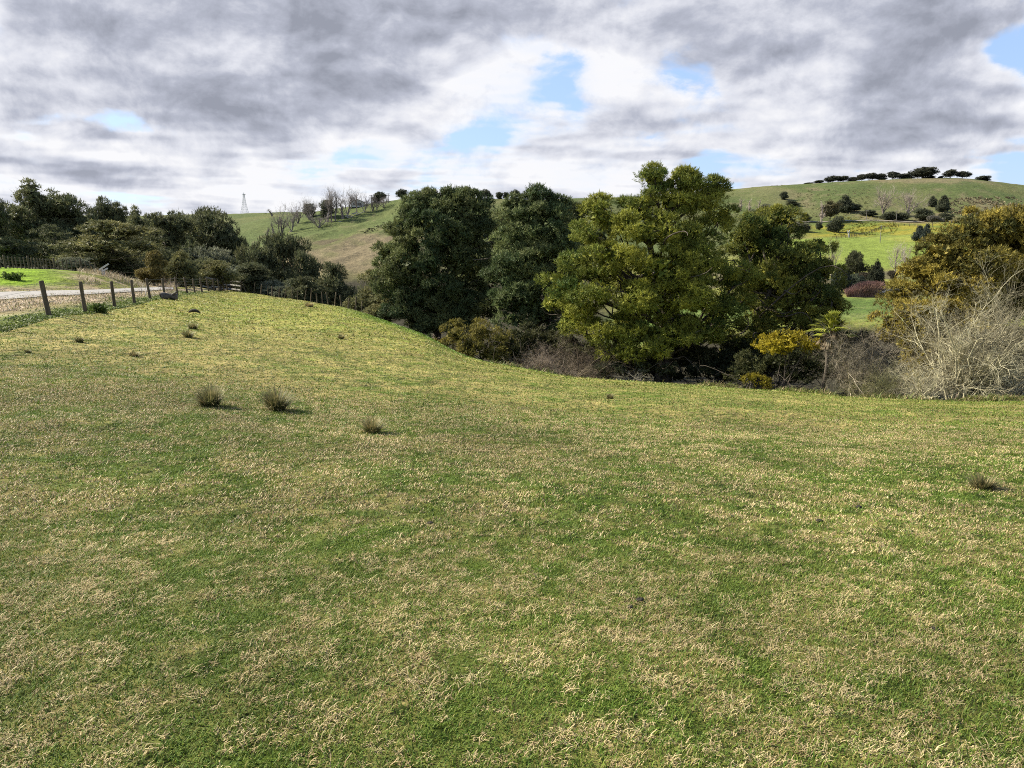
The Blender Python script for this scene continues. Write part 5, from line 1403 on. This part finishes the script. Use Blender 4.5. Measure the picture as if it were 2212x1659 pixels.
# log, dark piece for a shaded hollow and dead brush by the fence
def lump(name, p, size, label, cat, mat, seed, n=(18, 12), rough=.16):
    rng = r_(seed); a = np.linspace(0, 2 * math.pi, n[0], endpoint=False); b = np.linspace(-1.2, math.pi / 2, n[1])
    A, Bb = np.meshgrid(a, b); k = 1 + rough * (fbm(A * 1.9 + seed, Bb * 3, seed, 3) - .5) * 2
    k = k * np.where(np.cos(A) < 0, 1, 1.0)
    V = np.stack([np.cos(A) * np.cos(Bb) * size[0] * k, np.sin(A) * np.cos(Bb) * size[1] * k, np.sin(Bb) * size[2] * k], -1).reshape(-1, 3) + p
    i = np.arange(n[1] - 1)[:, None] * n[0]; j = np.arange(n[0]); q = np.stack([i + j, i + (j + 1) % n[0], i + n[0] + (j + 1) % n[0], i + n[0] + j], -1).reshape(-1, 4)
    return tag(mk(name, V, [q], mat, loc=p, smooth=True), label, cat)
M_LOG = rough_mat('grey rotten wood', (.035, .03, .028), (.19, .17, .155), 3, (.4, 3, 3), .9, .8, .05)
g = gp(359 / S, 46.0)
def log():
    root = empty('log', g, 'grey rotten log lying beside the fence posts', 'log'); rng = r_(410)
    u = np.linspace(0, 1, 9); c = g + np.stack([-.36 + .78 * u, .5 * u - .2, .16 + .03 * np.sin(5 * u)], 1)
    V, Fs = tubes(c[None], (.21 * (1 - .2 * u) + .025 * np.sin(u * 9))[None], 14, True); V = V + rng.normal(0, .012, V.shape); mk('bark', V, Fs, M_LOG, parent=root, loc=g, smooth=True)
    c2 = g + np.stack([.2 + .4 * u, .1 - .25 * u, .24 + .2 * u], 1); V, Fs = tubes(c2[None], (.09 - .05 * u)[None], 8, True); mk('broken_branch', V, Fs, M_LOG, parent=root, loc=g, smooth=True)
log()
g2 = gp(413 / S, 38.0); rng = r_(411); u = np.linspace(-1, 1, 11)
c = g2 + np.stack([.36 * u, -.1 * u, .03 + .13 * (1 - u * u)], 1); V, Fs = tubes(c[None], (.075 * (1.15 - u * u))[None], 8, True)
tag(mk('branch', V, Fs, M_DUNG_HOLLOW, loc=g2, smooth=True), 'dark curved piece standing in for a shaded hollow right of the grey log', 'branch')  # added dark branch shape, in place of a shaded dip in the turf
bare('small white dead branch lying by the road behind the fence', gp(143.5, 50), 4, .9, 1.1, .03, ((4, .6, .7, .6, 4), (3, .6, .7, .7, 3)), K3(.34, .31, .27), K3(.45, .42, .38), 412, name='dead_branch', cat='branch', up=-.05)
bare('pinkish dry twiggy weed behind the grey log', gp(163.5, 51), 10, .35, 1.2, .012, ((6, .5, .5, .7, 3), (5, .5, .6, .8, 3)), K3(.26, .19, .16), K3(.36, .28, .23), 413, name='dry_weed', cat='weed', up=.1)
for i, (x, y, Y, sx, lab) in enumerate(((20, 655, 27.5, 1.0, 'dark leafy weed clump left of the nearest tall post'),)):
    pass
wl = (('green bushy weed at the foot of the second tall post', 203, 658, 31.6, .17), ('dark green weed on the bank left of the first tall post', 26, 628, 53, .45))
for i, (lab, x, y, Y, r) in enumerate(wl):
    b = gp(x / S, Y); bl = np.array([(b[0] + dx * r, b[1], b[2] + r * .45, r * .6, r * .5, r * .42) for dx in (-.7, 0, .75)])
    tree(lab, bl, b, K3(.05, .085, .018), K3(.11, .16, .035), r_(420 + i), 'weed', 'weed', None, .02, 0, .12, .06, .16, 14, 10, 5)

# ------------------------------------------------------------------ rush clumps
def rush(label, px, row, wpx, hpx, seed, seedy=.3, dens=1.0):
    p = ground_hit(px, row, 3); m = mpp(p[1]); rng = r_(seed); n = int(520 * dens)
    R_, H = wpx * m * .5, hpx * m * .86
    a = rng.uniform(0, 6.283, n); rr = np.sqrt(rng.random(n)); x = p[0] + np.cos(a) * rr * R_ * .45; y = p[1] + np.sin(a) * rr * R_ * .45
    L = H * (.35 + .8 * rng.random(n) ** .8); lean = .10 + .8 * rr * rng.uniform(.3, 1.3, n) + .12 * np.cos(a - rng.uniform(0, 6.283))
    z = terrain(x, y)[0]; V = []
    out = np.stack([np.cos(a), np.sin(a)], 1); sd = np.stack([-out[:, 1], out[:, 0]], 1); w = .0028 + .0004 * p[1]
    for k in range(4):
        u = k / 3; ang = lean * (.7 + .6 * u); c = np.stack([x + out[:, 0] * L * u * np.sin(ang), y + out[:, 1] * L * u * np.sin(ang), z + L * u * np.cos(ang) - .01], 1)
        off = np.concatenate([sd * (w * (1 - u * .75) * rng.uniform(.7, 1.2, n))[:, None], np.zeros((n, 1))], 1); V += [c - off, c + off]
    V = np.stack(V, 1).reshape(-1, 3); b = np.arange(n) * 8
    q = np.concatenate([np.stack([b + 2*k, b + 2*k + 1, b + 2*k + 3, b + 2*k + 2], 1) for k in range(3)])
    base = K3(.045, .065, .02) + (K3(.12, .14, .048) - K3(.045, .065, .02)) * rng.random((n, 1))
    dry = (rng.random(n) < seedy)[:, None]; base = np.where(dry, K3(.32, .26, .13), base)
    tip = base * .4 + K3(.30, .26, .13) * .6
    tu = np.repeat(np.arange(4) / 3, 2)[None, :, None]
    c = (base[:, None] * (1 - tu ** 1.5) + tip[:, None] * tu ** 1.5).reshape(-1, 3)
    return tag(mk('rush_clump', V, [q], M_GRASS, c, loc=p), label, 'rush clump', 'rush clumps in the field')
for i, (lab, x, y, w, h, sd_, dn) in enumerate((
    ('large dark rush clump, left of the two big ones in the middle of the field', 455, 878, 66, 54, .2, 1.2), ('large rush clump with wispy tips, right of the two big ones in the field', 598, 886, 66, 58, .25, 1.2),
    ('thin straw-tipped rush clump below and right of the two big ones', 805, 934, 56, 44, .45, .8), ('low rush clump by itself near the right edge of the field', 2122, 1056, 78, 42, .4, .9),
    ('small dark rush clump, upper of a pair toward the fence', 417, 711, 28, 16, .2, .6), ('small dark rush clump, lower of a pair toward the fence', 406, 729, 28, 20, .2, .6),
    ('small rush clump alone on the tan slope in mid field', 737, 732, 20, 11, .4, .5), ('small leafy green clump on the left side of the field', 172, 740, 22, 14, .1, .6),
    ('pale wispy rush clump under the small leafy green clump', 290, 771, 34, 14, .6, .4), ('faint rush clump on the lower field in front of the tallest tree', 1318, 862, 26, 14, .4, .4),
    ('tiny dark rush clump at the left edge of the field', 60, 762, 16, 10, .1, .4), ('straw tussock on the brow in front of the leaning posts', 668, 663, 34, 12, .8, .5))):
    rush(lab, x / S, y / S, w / S, h / S, 430 + i, sd_, dn)
# dung and a pale stone
for i, (x, y, r, lab) in enumerate(((1382, 1670 / 1.284, .028, 'small dark dung lump in the grass, the rounder of two close together'), (1361, 1689 / 1.284, .022, 'small dark dung lump in the grass, the flatter of two close together'),
                                    (2020, 1365, .024, 'small black dung lump low on the right of the field'), (1855, 1098, .035, 'small black dung lump on the right of the mid field'),
                                    (1770, 1128, .03, 'dark dung lump left of the one in the right mid field'), (930, 1134, .03, 'dark dung patch in the green middle of the field'))):
    p = ground_hit(x / S, y / S, 2); lump('dung', p + np.array([0, 0, r * .3]), (r * .9, r * .75, r * .5), lab, 'dung', M_DUNG_HOLLOW, 450 + i, (12, 7), .3)
